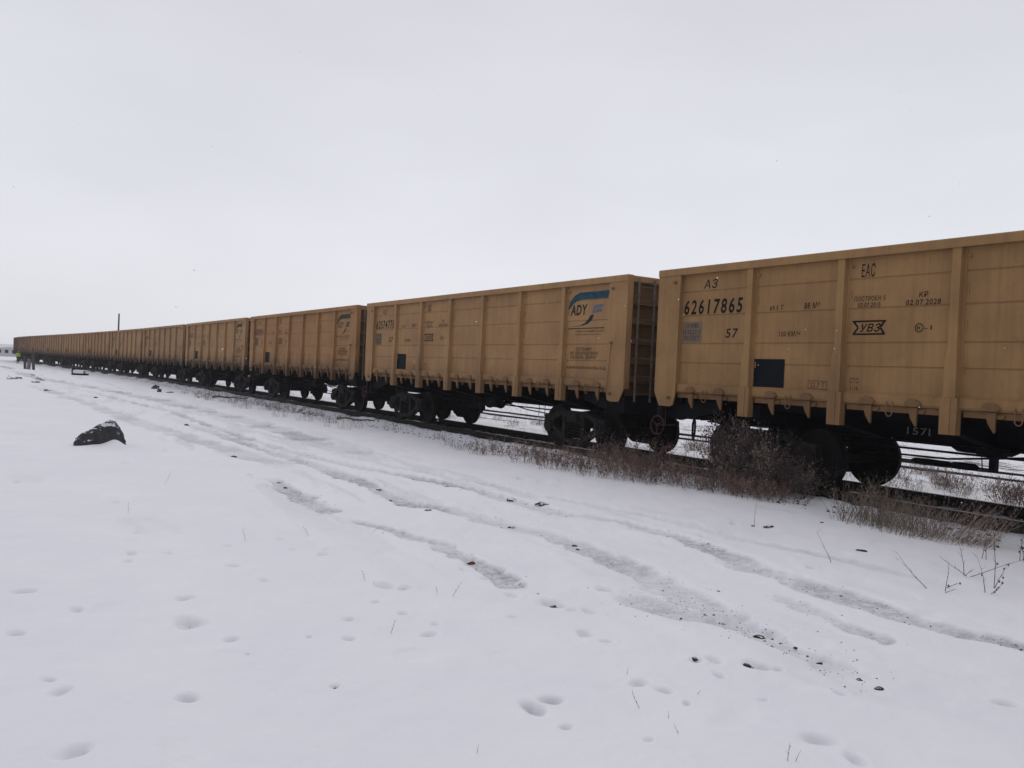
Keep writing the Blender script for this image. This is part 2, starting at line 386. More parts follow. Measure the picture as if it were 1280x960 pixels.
def ground(x, y):
    """height, dirt, bareness of the snow sheet at world points (arrays)"""
    x = np.asarray(x, float); y = np.asarray(y, float)
    z = np.full(x.shape, -.2)
    rc = np.hypot(x - CAMX, y - CAMY)
    near = rc < 220
    z = z + .045*fbm(x*.22, y*.22, 3) + .014*fbm(x*1.1+3, y*1.1, 3) * np.clip(1.4 - rc/60, .3, 1)
    z = z + .012*fbm(x*5, y*5, 3) * (rc < 25)
    pit = np.clip((fbm(x*1.9+50, y*1.9, 2)-.36)*5, 0, 1); z = z - .016*pit*pit*(3-2*pit)*(rc < 40)
    lump = np.clip((fbm(x*3.1+80, y*3.1, 2)-.34)*4, 0, 1); z = z + .012*lump*(rc < 30)*np.clip((y+8.5)/3, .2, 1)
    dirt_shade = np.zeros(x.shape); bare = np.zeros(x.shape)
    # distance to the track centre line
    td = np.full(x.shape, 999.); idx = np.where(near)[0]
    step = 20000
    for a in range(0, len(idx), step):
        ii = idx[a:a+step]
        d2 = (x[ii, None] - _C[None, ::2, 0])**2 + (y[ii, None] - _C[None, ::2, 1])**2
        k = d2.argmin(1)
        td[ii] = np.sqrt(d2[np.arange(len(ii)), k]) * np.where(y[ii] < _C[::2][k, 1], -1, 1)
    at = np.abs(td)
    bed = np.clip((1.55 - at) / .45, 0, 1)
    z = np.where(at < 2.6, z*(1-np.clip((2.6-at)/1.0, 0, 1)) + (-.20)*np.clip((2.6-at)/1.0, 0, 1), z)
    z = z + bed*(.018 + .05*fbm(x*2.2, y*2.2, 3))
    bare = np.maximum(bare, np.clip((1.75-at)/.9, 0, 1)*.56)
    bare = np.maximum(bare, np.where((td > -3.4) & (td < -1.2), .30 + .1*fbm(x*.4, y*.4, 2), 0))
    bare = np.maximum(bare, np.where(td > 1.2, np.clip(.42 + .45*fbm(x*.18+9, y*1.1, 3) - .0025*rc, 0, .62), 0))
    bare = bare * (at < 900)
    bare = np.where((td > 900) & (y > 5), .30, bare)
    # drift of snow against the near rail
    z = z + .09*np.exp(-((td + 1.2)/.30)**2)*np.clip(fbm(x*.5, y*.5, 2)+.8, 0, 1.2)
    # brush grows on a low bank
    bb = np.exp(-((y + 1.0)/1.1)**2) * np.clip((x+5)/2, 0, 1)*np.clip((9-x)/2, 0, 1)
    z = z + .07*bb*(td < -1.0)
    # low heaped bank far left
    z = z + .42*np.exp(-((x+76)/14)**2 - ((y+10.5)/3.2)**2)*(.9+.9*fbm(x*.3, y*.6, 3))
    bare = np.where((x < -45) & (x > -100) & (y < -6.6) & (y > -26), .40+.45*fbm(x*.12, y*.6, 3), bare)
    z = z + .13*np.exp(-((x+6.42)/.16)**2 - ((y+8.42)/.17)**2) + .05*np.exp(-((x+6.4)/.3)**2 - ((y+8.75)/.4)**2)
    # ruts
    for line, hw, dep, dr in RUTS:
        xs = [p[0] for p in line]; ys = [p[1] for p in line]
        mk = np.where((x > min(xs)-1) & (x < max(xs)+1) & (y > min(ys)-1) & (y < max(ys)+1))[0]
        if not len(mk): continue
        px, py = x[mk], y[mk]
        wob = .16*fbm(px*1.3, py*1.3, 3) + .09*fbm(px*5, py*5, 2)
        d, t = seg_dist(px + wob*.7, py + wob, line)
        ww = hw*.74*(1 + .7*fbm(px*1.7+4, py*1.7, 3)); ww = np.maximum(ww, .02)
        ends = np.clip(t*12, 0, 1)*np.clip((1-t)*14, 0, 1)
        k = np.clip((1.25 - d/ww + .35*fbm(px*7, py*7, 2))*2.0, 0, 1); k = k*k*(3-2*k)*ends
        z[mk] -= dep*.6*k
        z[mk] += dep*.10*np.exp(-((d-ww*1.7)/(ww*.6))**2)*ends
        dn = np.clip(.75 + 1.3*fbm(px*.8+20, py*.8, 3), .15, 1.5)
        dirt_shade[mk] = np.maximum(dirt_shade[mk], k*np.minimum(1, dr*1.08*np.maximum(dn, .5)))
    # faint streaks left by wind and wheels along the lane
    lane = np.clip((y+8.2)/1.2, 0, 1)*np.clip((-2.2-y)/1.2, 0, 1)*(rc < 120)*np.clip((rc-5)/7, .12, 1)
    st = fbm(x*.28+3, y*2.2+.25*x, 4); k = np.clip((st-.20)*9, 0, 1)*lane
    z = z - .006*k; dirt_shade = np.maximum(dirt_shade, k*.28)
    st = fbm(x*.5+31, y*1.3-.1*x, 4); k = np.clip((st-.42)*5, 0, 1)*(rc < 60)
    z = z - .005*k; dirt_shade = np.maximum(dirt_shade, k*.16)
    for i, (dx_, dy_, r) in enumerate(DENTS):
        mk = np.where((np.abs(x-dx_) < r*4) & (np.abs(y-dy_) < r*4))[0]
        if not len(mk): continue
        px = x[mk]-dx_; py = y[mk]-dy_; a = i*1.7
        u = px*math.cos(a)+py*math.sin(a); v = -px*math.sin(a)+py*math.cos(a)
        d = np.hypot(u, v*1.5)*(1+.5*fbm(x[mk]*9, y[mk]*9, 2))
        k = np.clip(1.15 - d/r, 0, 1); k = k*k*(3-2*k)
        z[mk] -= min(.042, r*.38)*k
        z[mk] += .003*np.exp(-((d-r*1.4)/(r*.4))**2)
        if i in DIRTY: dirt_shade[mk] = np.maximum(dirt_shade[mk], k*.6)
        else: dirt_shade[mk] = np.maximum(dirt_shade[mk], k*.45)  # grey painted into pressed-snow hollows, standing in for their shade
    return z, dirt_shade, bare
def gz(x, y): return float(ground(np.array([x]), np.array([y]))[0][0])

def make_ground():
    # one sheet, finely divided where the photograph looks, coarse elsewhere, reaching the horizon
    mid = PI - YAW                       # heading of the view in world angles
    a_f = np.linspace(mid - R(40), mid + R(40), 900)
    a_c = np.linspace(mid + R(40), mid - R(40) + 2*PI, 120)[1:-1]
    ang = np.concatenate([a_f, a_c]); na = len(ang)
    inv = np.linspace(1/2.2, 1/1500, 560); rad = 1/inv
    # keep far rings from being too sparse
    rad = np.concatenate([[.3, .8, 1.4], rad]); 
    far = [150, 175, 200, 240, 280, 330, 400, 480, 600, 750, 950, 1200]
    rad = np.unique(np.concatenate([rad[rad < 150], far, [1500]])); nr = len(rad)
    A, Rr = np.meshgrid(ang, rad)
    x = (CAMX + Rr*np.cos(A)).ravel(); y = (CAMY + Rr*np.sin(A)).ravel()
    x = np.append(x, CAMX); y = np.append(y, CAMY)
    z, dirt_shade, bare = ground(x, y)
    n = len(x)
    co = np.stack([x, y, z], 1).astype(np.float32)
    i, j = np.meshgrid(np.arange(nr-1), np.arange(na), indexing='ij'); j2 = (j+1) % na
    q = np.stack([i*na+j, (i+1)*na+j, (i+1)*na+j2, i*na+j2], -1).reshape(-1, 4)
    jj = np.arange(na); tri = np.stack([np.full(na, n-1), jj, (jj+1) % na], 1)
    loops = np.concatenate([q.ravel(), tri.ravel()]).astype(np.int32)
    nq, ntr = len(q), len(tri)
    me = bpy.data.meshes.new('ground')
    me.vertices.add(n); me.vertices.foreach_set('co', co.ravel())
    me.loops.add(len(loops)); me.loops.foreach_set('vertex_index', loops)
    me.polygons.add(nq+ntr)
    me.polygons.foreach_set('loop_start', np.concatenate([np.arange(nq)*4, nq*4+np.arange(ntr)*3]).astype(np.int32))
    me.update(calc_edges=True); me.validate()
    me.polygons.foreach_set('use_smooth', np.ones(nq+ntr, dtype=bool))
    for nm, arr in (('dirt_shade', dirt_shade), ('bare', bare)):
        at = me.attributes.new(nm, 'FLOAT', 'POINT'); at.data.foreach_set('value', arr.astype(np.float32))
    me.materials.append(M['snow'])
    o = bpy.data.objects.new('ground', me); COL.objects.link(o)
    tag(o, kind='structure')
make_ground()

# pale low hills on the far skyline
def hills():
    rnd = random.Random(3)
    mb = MB(); n = 160; v = []; f = []
    for k in range(n):
        a = R(60) + R(150)*k/(n-1); r = 1330
        h = 3.0 + 6.5*max(0, mnoise.noise((k*.07, 1.3, 0))+.35) * (1.6 if k > 110 else .7)
        ca, sa = math.cos(a), math.sin(a)
        v += [(CAMX+(r-70)*ca, CAMY+(r-70)*sa, -1), (CAMX+r*ca, CAMY+r*sa, h), (CAMX+(r+90)*ca, CAMY+(r+90)*sa, -1)]
    for k in range(n-1):
        for j in range(2): f.append((k*3+j, k*3+j+1, k*3+4+j, k*3+3+j))
    mb.add(v, f); o = mb.build('hills', simple('distant snowy slope', (.5, .51, .55), .9, var=.15, scale=.02), smooth=True)
    tag(o, kind='structure')
hills()

# ------------------------------------------------------------------ rails and sleepers
GAUGE = .76
def rail_mesh(yoff, s0, s1, step, name, parent):
    prof = [(-.066, -.172), (.066, -.172), (.066, -.160), (.012, -.145), (.012, -.045), (.036, -.036), (.036, -.006), (.026, 0), (-.026, 0), (-.036, -.006), (-.036, -.036), (-.012, -.045), (-.012, -.145), (-.066, -.160)]
    mb = MB(); v = []; f = []; n = len(prof); ss = list(np.arange(s0, s1, step))
    for s in ss:
        for a, b in prof:
            p, th = track(float(s), 1.57 + yoff + a); v.append((p.x, p.y, b))
    for i in range(len(ss)-1):
        for k in range(n): f.append((i*n+k, i*n+(k+1) % n, (i+1)*n+(k+1) % n, (i+1)*n+k))
    mb.add(v, f)
    mb.mi = [1 if (i % n) in (6, 7, 8) else 0 for i in range(len(f))]
    return mb.build(name, [M['rail'], M['railhead']], parent)
tr = empty('railway_track', (0, 1.57, -.2))
def local_parent(o, p):
    o.parent = p; o.matrix_parent_inverse = Matrix.Translation(p.location).inverted()
for yo in (-GAUGE, GAUGE):
    r_ = rail_mesh(yo, -40, 300, 2.0, 'rail', None); local_parent(r_, tr)
rnd = random.Random(11)
def sleeper(mb, s):
    p, th = track(s)
    u = Vector((-math.cos(th), math.sin(th), 0)); vv = Vector((math.sin(th), math.cos(th), 0))
    zt = -.176 + rnd.uniform(-.006, .004); L = 1.35 + rnd.uniform(-.04, .04); wd = .12
    a = rnd.uniform(-.02, .02)
    pts = []
    for zz in (-.32, zt):
        for sx, sy in ((-1, -1), (1, -1), (1, 1), (-1, 1)):
            q = p + u*(sx*wd + sy*a) + vv*(sy*L); pts.append((q.x, q.y, zz))
    mb.add(pts, [(0,3,2,1),(4,5,6,7),(0,1,5,4),(1,2,6,5),(2,3,7,6),(3,0,4,7)])
    for sy in (-1, 1):     # tie plates and spikes
        q = p + vv*(sy*GAUGE)
        pts = []
        for zz in (zt, zt+.018):
            for sx, s2 in ((-1, -1), (1, -1), (1, 1), (-1, 1)):
                t = q + u*(sx*.08) + vv*(s2*.17); pts.append((t.x, t.y, zz))
        mb.add(pts, [(0,3,2,1),(4,5,6,7),(0,1,5,4),(1,2,6,5),(2,3,7,6),(3,0,4,7)])
s = -16.0; k = 0; rest = MB()
while s < 190:
    if k < 90:
        mb = MB(); sleeper(mb, s); o = mb.build('sleeper', M['sleeper'], None); local_parent(o, tr)
    else: sleeper(rest, s)
    s += .56; k += 1
o = rest.build('sleeper', M['sleeper'], None); local_parent(o, tr); tag(o, kind='stuff')
tag(tr, 'rusty railway track half buried in snow under the line of tan wagons', 'railway track')
# a second, half buried track beyond the train
t2 = empty('railway_track', (0, 8.3, -.2))
for yo in (6.35, 7.87):
    mb = MB(); v = []; f = []
    ss = list(np.arange(-40, 240, 4.0)); prof = [(-.035, -.30), (.035, -.30), (.035, 0), (-.035, 0)]
    for s in ss:
        for a, b in prof:
            p, th = track(float(s), 1.57 + yo + a); v.append((p.x, p.y, b-.145))
    for i in range(len(ss)-1):
        for k in range(4): f.append((i*4+k, i*4+(k+1) % 4, (i+1)*4+(k+1) % 4, (i+1)*4+k))
    mb.add(v, f); o = mb.build('rail', M['rail'], None); local_parent(o, t2)
tag(t2, 'pair of thin dark rails almost buried in snow beyond the wagons', 'railway track')

# ------------------------------------------------------------------ gondola wagon
B = 13.04; HB = B/2; PITCHW = 13.92; ZT = 3.73
PA, PS = 2.172, (B - 2*2.172)/5
POSTX = [PA + PS*i - HB for i in range(6)]
YN = -1.57; YP = YN + .10        # outer face of posts / face of the sheeting
def sheet_profile(sg):
    zs = [3.60, 3.305, 3.29, 3.275, 2.865, 2.85, 2.835, 2.355, 2.34, 2.325, 2.005, 1.99, 1.975, 1.62, 1.585]
    out_ = []
    for i, z_ in enumerate(zs):
        d = .009 if i in (2, 5, 8, 11) else 0
        if i == 14: d = -.05
        out_.append((YP + d, z_))
    return out_
def build_wagon():
    root = empty('gondola_wagon')
    P_ = M['paint']
    for sg in (1, -1):
        def Y(y): return y*sg
        # sheeting with pressed seams
        pr = sheet_profile(sg); mb = MB()
        n = len(pr); x0, x1 = -HB+.03, HB-.03
        v = [(x0, Y(a), b) for a, b in pr] + [(x1, Y(a), b) for a, b in pr] + [(x0, Y(YP+.07), b) for a, b in (pr[0], pr[-1])] + [(x1, Y(YP+.07), b) for a, b in (pr[0], pr[-1])]
        f = [(i, i+1, n+i+1, n+i) for i in range(n-1)]
        mi = [1 if (i in (1, 2, 4, 5, 7, 8, 10, 11)) else 0 for i in range(n-1)]
        b0 = len(mb.v); mb.v = v; mb.f = f + [(2*n, 2*n+1, 2*n+3, 2*n+2)]; mb.mi = mi + [0]
        mb.build('side_wall', [P_, M['seam']], root)
        # box rail along the top
        mb = MB(); mb.prism([(Y(YN-.015), 3.60), (Y(YN-.015), 3.715), (Y(YN+.0), ZT), (Y(YN+.13), ZT), (Y(YN+.15), 3.70), (Y(YN+.15), 3.60)], 0, -HB, HB)
        mb.build('top_rail', P_, root)
        # bottom side sill
        mb = MB(); mb.prism([(Y(YP-.05), 1.585), (Y(YP-.05), 1.47), (Y(YP-.03), 1.44), (Y(YP+.02), 1.43), (Y(YP+.10), 1.43), (Y(YP+.10), 1.585)], 0, -HB+.05, HB-.05)
        mb.build('side_sill', P_, root)
        for px in POSTX:
            mb = MB()
            # hat section post, deeper and wider in its lower half
            def sec(z_, wb, wf, d): return [(px-wb, Y(YP+.004), z_), (px-wb, Y(YP-.008), z_), (px-wf-.012, Y(YP-.008), z_), (px-wf, Y(YP-d), z_), (px+wf, Y(YP-d), z_), (px+wf+.012, Y(YP-.008), z_), (px+wb, Y(YP-.008), z_), (px+wb, Y(YP+.004), z_)]
            secs = [sec(3.600, .105, .058, .085), sec(2.25, .105, .062, .092), sec(2.12, .115, .078, .106), sec(1.60, .118, .085, .112)]
            v = [p for s_ in secs for p in s_]; f = []
            for i in range(len(secs)-1):
                for k in range(8): f.append((i*8+k, i*8+(k+1) % 8, (i+1)*8+(k+1) % 8, (i+1)*8+k))
            f += [tuple(range(8)), tuple(range((len(secs)-1)*8, len(secs)*8))]
            mb.add(v, f)
            # foot below the sill: a U shaped stanchion end
            mb.prism([(px-.118, 1.598), (px-.112, 1.10), (px+.112, 1.10), (px+.118, 1.598)], 1, Y(YP-.112), Y(YP-.100))
            for sx in (-1, 1): mb.prism([(px+sx*.117, 1.597), (px+sx*.111, 1.101), (px+sx*.097, 1.101), (px+sx*.103, 1.597)], 1, Y(YP-.099), Y(YP+.02))
            mb.prism([(px-.03, 1.598), (px-.03, 1.13), (px+.03, 1.13), (px+.03, 1.598)], 1, Y(YP-.122), Y(YP-.113))
            # tarpaulin hook and a small lug on the sheeting beside the post
            mb.tube([(px+.15, Y(YP), 3.47), (px+.15, Y(YP-.05), 3.47), (px+.15, Y(YP-.06), 3.50)], .016, 6)
            mb.box(px+.128, px+.146, min(Y(YP-.012), Y(YP)), max(Y(YP-.012), Y(YP)), 3.0, 3.12); mb.box(px+.128, px+.146, min(Y(YP-.012), Y(YP)), max(Y(YP-.012), Y(YP)), 2.50, 2.62)
            mb.box(px+.128, px+.146, min(Y(YP-.012), Y(YP)), max(Y(YP-.012), Y(YP)), 1.93, 2.03)
            mb.build('side_post', P_, root)
        for ex in (-1, 1):     # broad corner plate reaching below the sill
            a = ex*HB; d = -ex
            pts = [(a, 3.602), (a+d*.565, 3.602), (a+d*.548, 1.40), (a+d*.50, 1.20), (a+d*.42, 1.17), (a+d*.16, 1.17), (a+d*.13, 1.19), (a-.0, 1.43)]
            mb = MB(); mb.prism(pts, 1, Y(YN+.003), Y(YN+.030))
            mb.prism([(a, 3.6), (a+d*.022, 3.6), (a+d*.022, 1.44), (a, 1.44)], 1, Y(YN+.0305), Y(YN+.15))
            mb.prism([(a+d*.548, 3.6), (a+d*.563, 3.6), (a+d*.548, 1.60), (a+d*.533, 1.60)], 1, Y(YN+.0305), Y(YP+.002))
            mb.build('corner_plate', P_, root)
            mb = MB()
            for xx, z_ in ((.44, 3.47), (.40, 1.33), (.42, 2.36)):
                if z_ == 2.36 and ex < 0: continue
                mb.lathe([(.032, 0), (.032, -.02*sg), (.018, -.035*sg), (.018, -.055*sg), (.026, -.058*sg)], 1, (a+d*xx, Y(YN+.003), z_), 10)
            if ex > 0:
                mb.tube([(a+d*.42, Y(YN-.02), 2.34), (a+d*.43, Y(YN-.035), 2.0), (a+d*.47, Y(YN-.03), 1.6), (a+d*.50, Y(YN-.02), 1.30)], .008, 5)
            mb.build('tarp_hook', M['hinge'], root)
    # discharge hatches, seven a side, each with two hinges
    cx = [PA/2+.15-HB] + [(POSTX[i]+POSTX[i+1])/2 for i in range(5)] + [HB-PA/2-.15]
    for sg in (1, -1):
        def Y(y): return y*sg
        for c in cx:
            mb = MB()
            y0, y1 = sorted((Y(YP+.04), Y(-.16)))
            mb.box(c-.74, c+.74, y0, y1, 1.405, 1.428)
            y0, y1 = sorted((Y(YP+.0), Y(YP+.035)))
            mb.box(c-.72, c+.72, y0, y1, 1.345, 1.428)
            # drop loop in the middle
            mb.tube([(c-.045, Y(YP-.06), 1.50), (c-.045, Y(YP-.065), 1.32), (c-.02, Y(YP-.065), 1.29), (c+.02, Y(YP-.065), 1.29), (c+.045, Y(YP-.065), 1.32), (c+.045, Y(YP-.06), 1.50)], .009, 5)
            h = mb.build('hatch', [M['hinge']], root)
            for i, sx in enumerate((-1, 1)):
                hx = c + sx*.345; mb = MB()
                mb.prism([(hx-.06, 1.43), (hx-.055, 1.36), (hx-.03, 1.28), (hx+.045, 1.165), (hx+.06, 1.18), (hx+.058, 1.30), (hx+.065, 1.43)], 1, Y(YP-.055), Y(YP-.02))
                mb.prism([(hx-.12, 1.47), (hx-.09, 1.53), (hx-.03, 1.555), (hx+.05, 1.545), (hx+.11, 1.50), (hx+.13, 1.465), (hx+.02, 1.48)], 1, Y(YP-.085), Y(YP-.052))
                mb.lathe([(.022, -.10), (.022, .10)], 0, (hx, Y(YP-.075), 1.46), 8)
                mb.prism([(hx-.16, 1.40), (hx-.14, 1.35), (hx+.14, 1.35), (hx+.16, 1.40)], 1, Y(YP-.03), Y(YP-.001))
                mb.build('hinge', M['hinge'], h)
    # ends
    for ex in (-1, 1):
        a = ex*HB; mb = MB()
        mb.box(min(a-ex*.14, a-ex*.12), max(a-ex*.14, a-ex*.12), -1.42, 1.42, 1.30, 3.60)
        for z_ in (1.62, 2.0, 2.4, 2.8, 3.2): mb.prism([(a-ex*.12, z_-.09), (a-ex*.03, z_-.05), (a-ex*.03, z_+.05), (a-ex*.12, z_+.09)], 1, -1.42, 1.42)
        mb.build('end_wall', M['endwall'], root)
        mb = MB(); mb.prism([(a-ex*.02, 3.605), (a-ex*.02, 3.705), (a-ex*.035, 3.725), (a-ex*.15, 3.725), (a-ex*.15, 3.605)], 1, -1.415, 1.415); mb.build('end_rail', P_, root)
        # end sill and drawgear
        mb = MB(); mb.box(min(a-ex*.16, a-ex*.03), max(a-ex*.16, a-ex*.03), -1.50, 1.50, .96, 1.30)
        mb.box(min(a-ex*.6, a-ex*.17), max(a-ex*.6, a-ex*.17), -1.44, 1.44, 1.22, 1.40)
        for sy in (-1, 1): mb.prism([(a-ex*.03, 1.0), (a-ex*.03, 1.30), (a-ex*1.5, 1.30), (a-ex*1.5, 1.15), (a-ex*.5, .92)], 1, sy*1.30, sy*1.36)
        mb.build('end_sill', M['under'], root)
        mb = MB(); mb.box(min(a-ex*.02, a+ex*.03), max(a-ex*.02, a+ex*.03), -.28, .28, .88, 1.28)
        mb.box(min(a+ex*.03, a+ex*.30), max(a+ex*.03, a+ex*.30), -.075, .075, .97, 1.13)
        mb.prism([(a+ex*.20, -.15), (a+ex*.30, -.21), (a+ex*.50, -.19), (a+ex*.50, -.06), (a+ex*.40, .0), (a+ex*.42, .16), (a+ex*.30, .19), (a+ex*.20, .12)], 2, .88, 1.22)
        mb.build('coupler', M['bogie'], root, bevel=.015)
        mb = MB()
        mb.tube([(a-ex*.1, ex*.30+.02, 1.02), (a+ex*.12, ex*.30, .98), (a+ex*.22, ex*.26, .80), (a+ex*.28, ex*.20, .60), (a+ex*.36, ex*.10, .50), (a+ex*.43, 0, .47)], .022, 8)
        mb.build('brake_hose', M['rubber'], root, smooth=True)
        # ladder on one side of each end
        ly = -1.0*ex if ex > 0 else 1.0; mb = MB(); lx = a+ex*.01
        for yy in (-1.28*ex, -.86*ex): mb.box(min(lx, lx+ex*.012), max(lx, lx+ex*.012), yy-.025, yy+.025, 1.18, 3.68)
        for i in range(7): mb.tube([(lx+ex*.015, -1.28*ex, 1.35+i*.36), (lx+ex*.015, -.86*ex, 1.35+i*.36)], .007, 6)
        for z_ in (1.6, 3.3):
            for yy in (-1.28*ex, -.86*ex): mb.box(min(a-ex*.05, lx), max(a-ex*.05, lx), yy-.015, yy+.015, z_, z_+.04)
        mb.build('ladder', M['steel'], root)
        # shunter's step under the near/far corner
        mb = MB(); sy = -1.45*ex
        for dx_ in (-.16, .16): mb.tube([(a-ex*.75+dx_, sy, 1.40), (a-ex*.75+dx_, sy, .55)], .012, 5)
        mb.box(a-ex*.75-.17, a-ex*.75+.17, sy-.08, sy+.08, .54, .56)
        mb.build('step', M['under'], root)
    # underframe
    mb = MB(); 
    for sy in (-1, 1):
        mb.box(-HB+.17, HB-.17, min(sy*.17, sy*.185), max(sy*.17, sy*.185), .86, 1.22)
        mb.box(-HB+.17, HB-.17, min(sy*.186, sy*.27), max(sy*.186, sy*.27), .86, .885)
        mb.box(-HB+.17, HB-.17, min(sy*.14, sy*.27), max(sy*.14, sy*.27), 1.221, 1.24)
    mb.prism([(-.15, 1.24), (0, 1.40), (.15, 1.24)], 0, -HB+.17, HB-.17)
    mb.build('centre_sill', M['under'], root)
    for c in POSTX:
        mb = MB()
        mb.prism([(-1.44, 1.30), (-1.44, 1.14), (-.30, .90), (-.28, .90), (-.28, 1.30)], 0, c-.012, c+.012)
        mb.prism([(1.44, 1.30), (1.44, 1.14), (.30, .90), (.28, .90), (.28, 1.30)], 0, c-.012, c+.012)
        mb.prism([(-1.44, 1.125), (-1.44, 1.139), (-.28, .899), (-.28, .885)], 0, c-.09, c+.09)
        mb.prism([(1.44, 1.125), (1.44, 1.139), (.28, .899), (.28, .885)], 0, c-.09, c+.09)
        mb.box(c-.09, c+.09, -1.44, -.28, 1.301, 1.40); mb.box(c-.09, c+.09, .28, 1.44, 1.301, 1.40)
        mb.build('cross_beam', M['under'], root)
    # bolster beams over the bogies
    for bx_ in (-4.325, 4.325):
        mb = MB()
        for sg in (-1, 1):
            mb.prism([(sg*1.44, 1.30), (sg*1.44, 1.10), (sg*.75, .93), (sg*.28, .88), (sg*.28, 1.30)], 0, bx_-.22, bx_+.22)
        mb.build('body_bolster', M['under'], root)
    # long stringers carrying the hatch closing gear
    mb = MB()
    for sg in (-1, 1): mb.box(-HB+.6, HB-.6, sg*1.0-.03, sg*1.0+.03, 1.20, 1.34)
    mb.build('stringer', M['under'], root)
    # brake gear
    mb = MB(); mb.lathe([(.05, -.36), (.17, -.34), (.185, -.30), (.185, -.28), (.155, -.27), (.155, .22), (.17, .23), (.17, .26), (.07, .30), (.04, .48)], 0, (.25, -.62, .86), 20)
    mb.box(-.1, .4, -.66, -.58, .98, 1.18)
    mb.build('brake_cylinder', M['under'], root, smooth=False)
    mb = MB(); mb.lathe([(.03, -.52), (.12, -.49), (.17, -.40), (.175, -.3), (.175, .3), (.17, .40), (.12, .49), (.03, .52)], 0, (-1.5, .70, .90), 20)
    mb.tube([(-1.8, .7, 1.05), (-1.8, .7, 1.3)], .02, 5); mb.tube([(-1.2, .7, 1.05), (-1.2, .7, 1.3)], .02, 5)
    mb.build('air_reservoir', M['under'], root, smooth=True)
    mb = MB()
    mb.tube([(-3.2, -.30, .66), (-1.5, -.34, .68), (-.2, -.55, .84)], .016, 6)
    mb.tube([(.7, -.60, .86), (1.4, -.36, .72), (3.3, -.30, .62)], .016, 6)
    mb.tube([(-3.2, -.34, .60), (-.9, -.36, .60)], [.014, .014], 6); mb.lathe([(.02, 0), (.045, .06), (.045, .55), (.03, .60), (.05, .66), (.05, .95), (.02, 1.0)], 0, (-2.05, -.36, .605), 10)
    for xx in (-2.65, -2.45, -1.0, 1.9, 2.15): mb.tube([(xx, -.35, .61), (xx-.05, -.30, .86)], .008, 5)
    mb.box(-.88, -.80, -.42, -.30, .56, .90); mb.box(-1.02, -.66, -.50, -.26, .80, .90)
    mb.build('brake_rod', M['under'], root)
    mb = MB(); mb.tube([(-HB+.1, -.42, .98), (-5.6, -.55, .84), (-2.7, -.62, .80), (2.7, -.62, .80), (5.6, -.5, .84), (HB-.1, -.42, .98)], .018, 6)
    mb.build('brake_pipe', M['under'], root)
    # hand brake wheel low on the left end of the near side
    mb = MB(); c = (-HB+.16, YN-.03, .80)
    mb.torus(c, .175, .013, 1, 22)
    for k in range(3):
        a = 2*PI*k/3+.5; mb.tube([c, (c[0]+.172*math.cos(a), c[1], c[2]+.172*math.sin(a))], .010, 5)
    mb.lathe([(.03, -.02), (.03, .03)], 1, c, 10); mb.tube([c, (c[0], c[1]+.45, c[2])], .014, 6)
    mb.tube([(c[0]+.0, c[1]+.2, c[2]), (c[0], c[1]+.2, 1.2)], .014, 5)
    mb.build('hand_brake_wheel', M['redwheel'], root)
    # bogies
    for bx_ in (-4.325, 4.325):
        mb = MB()
        mb.prism([(-1.15, .62), (-1.15, .80), (-.4, .88), (.4, .88), (1.15, .80), (1.15, .62), (.4, .45), (-.4, .45)], 0, bx_-.20, bx_+.20)
        bg_ = mb.build('bogie', M['bogie'], root, bevel=.02)
        for sg in (-1, 1):
            mb = MB(); y0, y1 = sg*.95, sg*1.10
            def bar(p, q, t0, t1):
                dx_, dz_ = q[0]-p[0], q[1]-p[1]; L = math.hypot(dx_, dz_); nx, nz_ = -dz_/L, dx_/L
                mb.prism([(bx_+p[0]+nx*t0, p[1]+nz_*t0), (bx_+q[0]+nx*t1, q[1]+nz_*t1), (bx_+q[0]-nx*t1, q[1]-nz_*t1), (bx_+p[0]-nx*t0, p[1]-nz_*t0)], 1, y0, y1)
            bar((-.48, .80), (.48, .80), .06, .06)
            for sx in (-1, 1):
                mb.prism([(bx_+sx*.48, .86), (bx_+sx*.48, .74), (bx_+sx*.80, .60), (bx_+sx*.80, .73)], 1, y0, y1)
                mb.prism([(bx_+sx*.74, .74), (bx_+sx*.80, .76), (bx_+sx*1.10, .72), (bx_+sx*1.12, .42), (bx_+sx*1.06, .40), (bx_+sx*1.06, .58), (bx_+sx*.79, .60), (bx_+sx*.79, .38), (bx_+sx*.72, .40)], 1, y0+sg*.004, y1+sg*.004)
                mb.prism([(bx_+sx*.73, .50), (bx_+sx*.73, .38), (bx_+sx*.36, .16), (bx_+sx*.36, .30)], 1, y0+sg*.002, y1+sg*.002)
                mb.prism([(bx_+sx*.29, .742), (bx_+sx*.29, .24), (bx_+sx*.40, .24), (bx_+sx*.40, .742)], 1, y0+sg*.006, y1+sg*.006)
                mb.lathe([(.15, sg*.86), (.155, sg*1.0), (.155, sg*1.13), (.12, sg*1.16), (.03, sg*1.17)], 1, (bx_+sx*.925, 0, .478), 16)
            mb.prism([(bx_-.36, .16), (bx_-.36, .30), (bx_-.28, .235), (bx_+.28, .235), (bx_+.36, .30), (bx_+.36, .16), (bx_+.28, .13), (bx_-.28, .13)], 1, y0+sg*.001, y1+sg*.001)
            mb.build('side_frame', M['bogie'], bg_)
            mb = MB()
            for dx_ in (-.20, 0, .20):
                pts = [(bx_+dx_+.075*math.cos(t*.9), sg*1.02+.06*math.sin(t*.9), .245+t*.0092) for t in range(0, 36)]
                mb.tube(pts, .014, 5)
            mb.box(bx_-.285, bx_+.285, sg*1.02-.06, sg*1.02+.06, .585, .735)
            mb.box(bx_-.27, bx_+.27, min(sg*.80, sg*.93), max(sg*.80, sg*.93), .235, .60)
            mb.build('spring_set', M['bogie'], bg_)
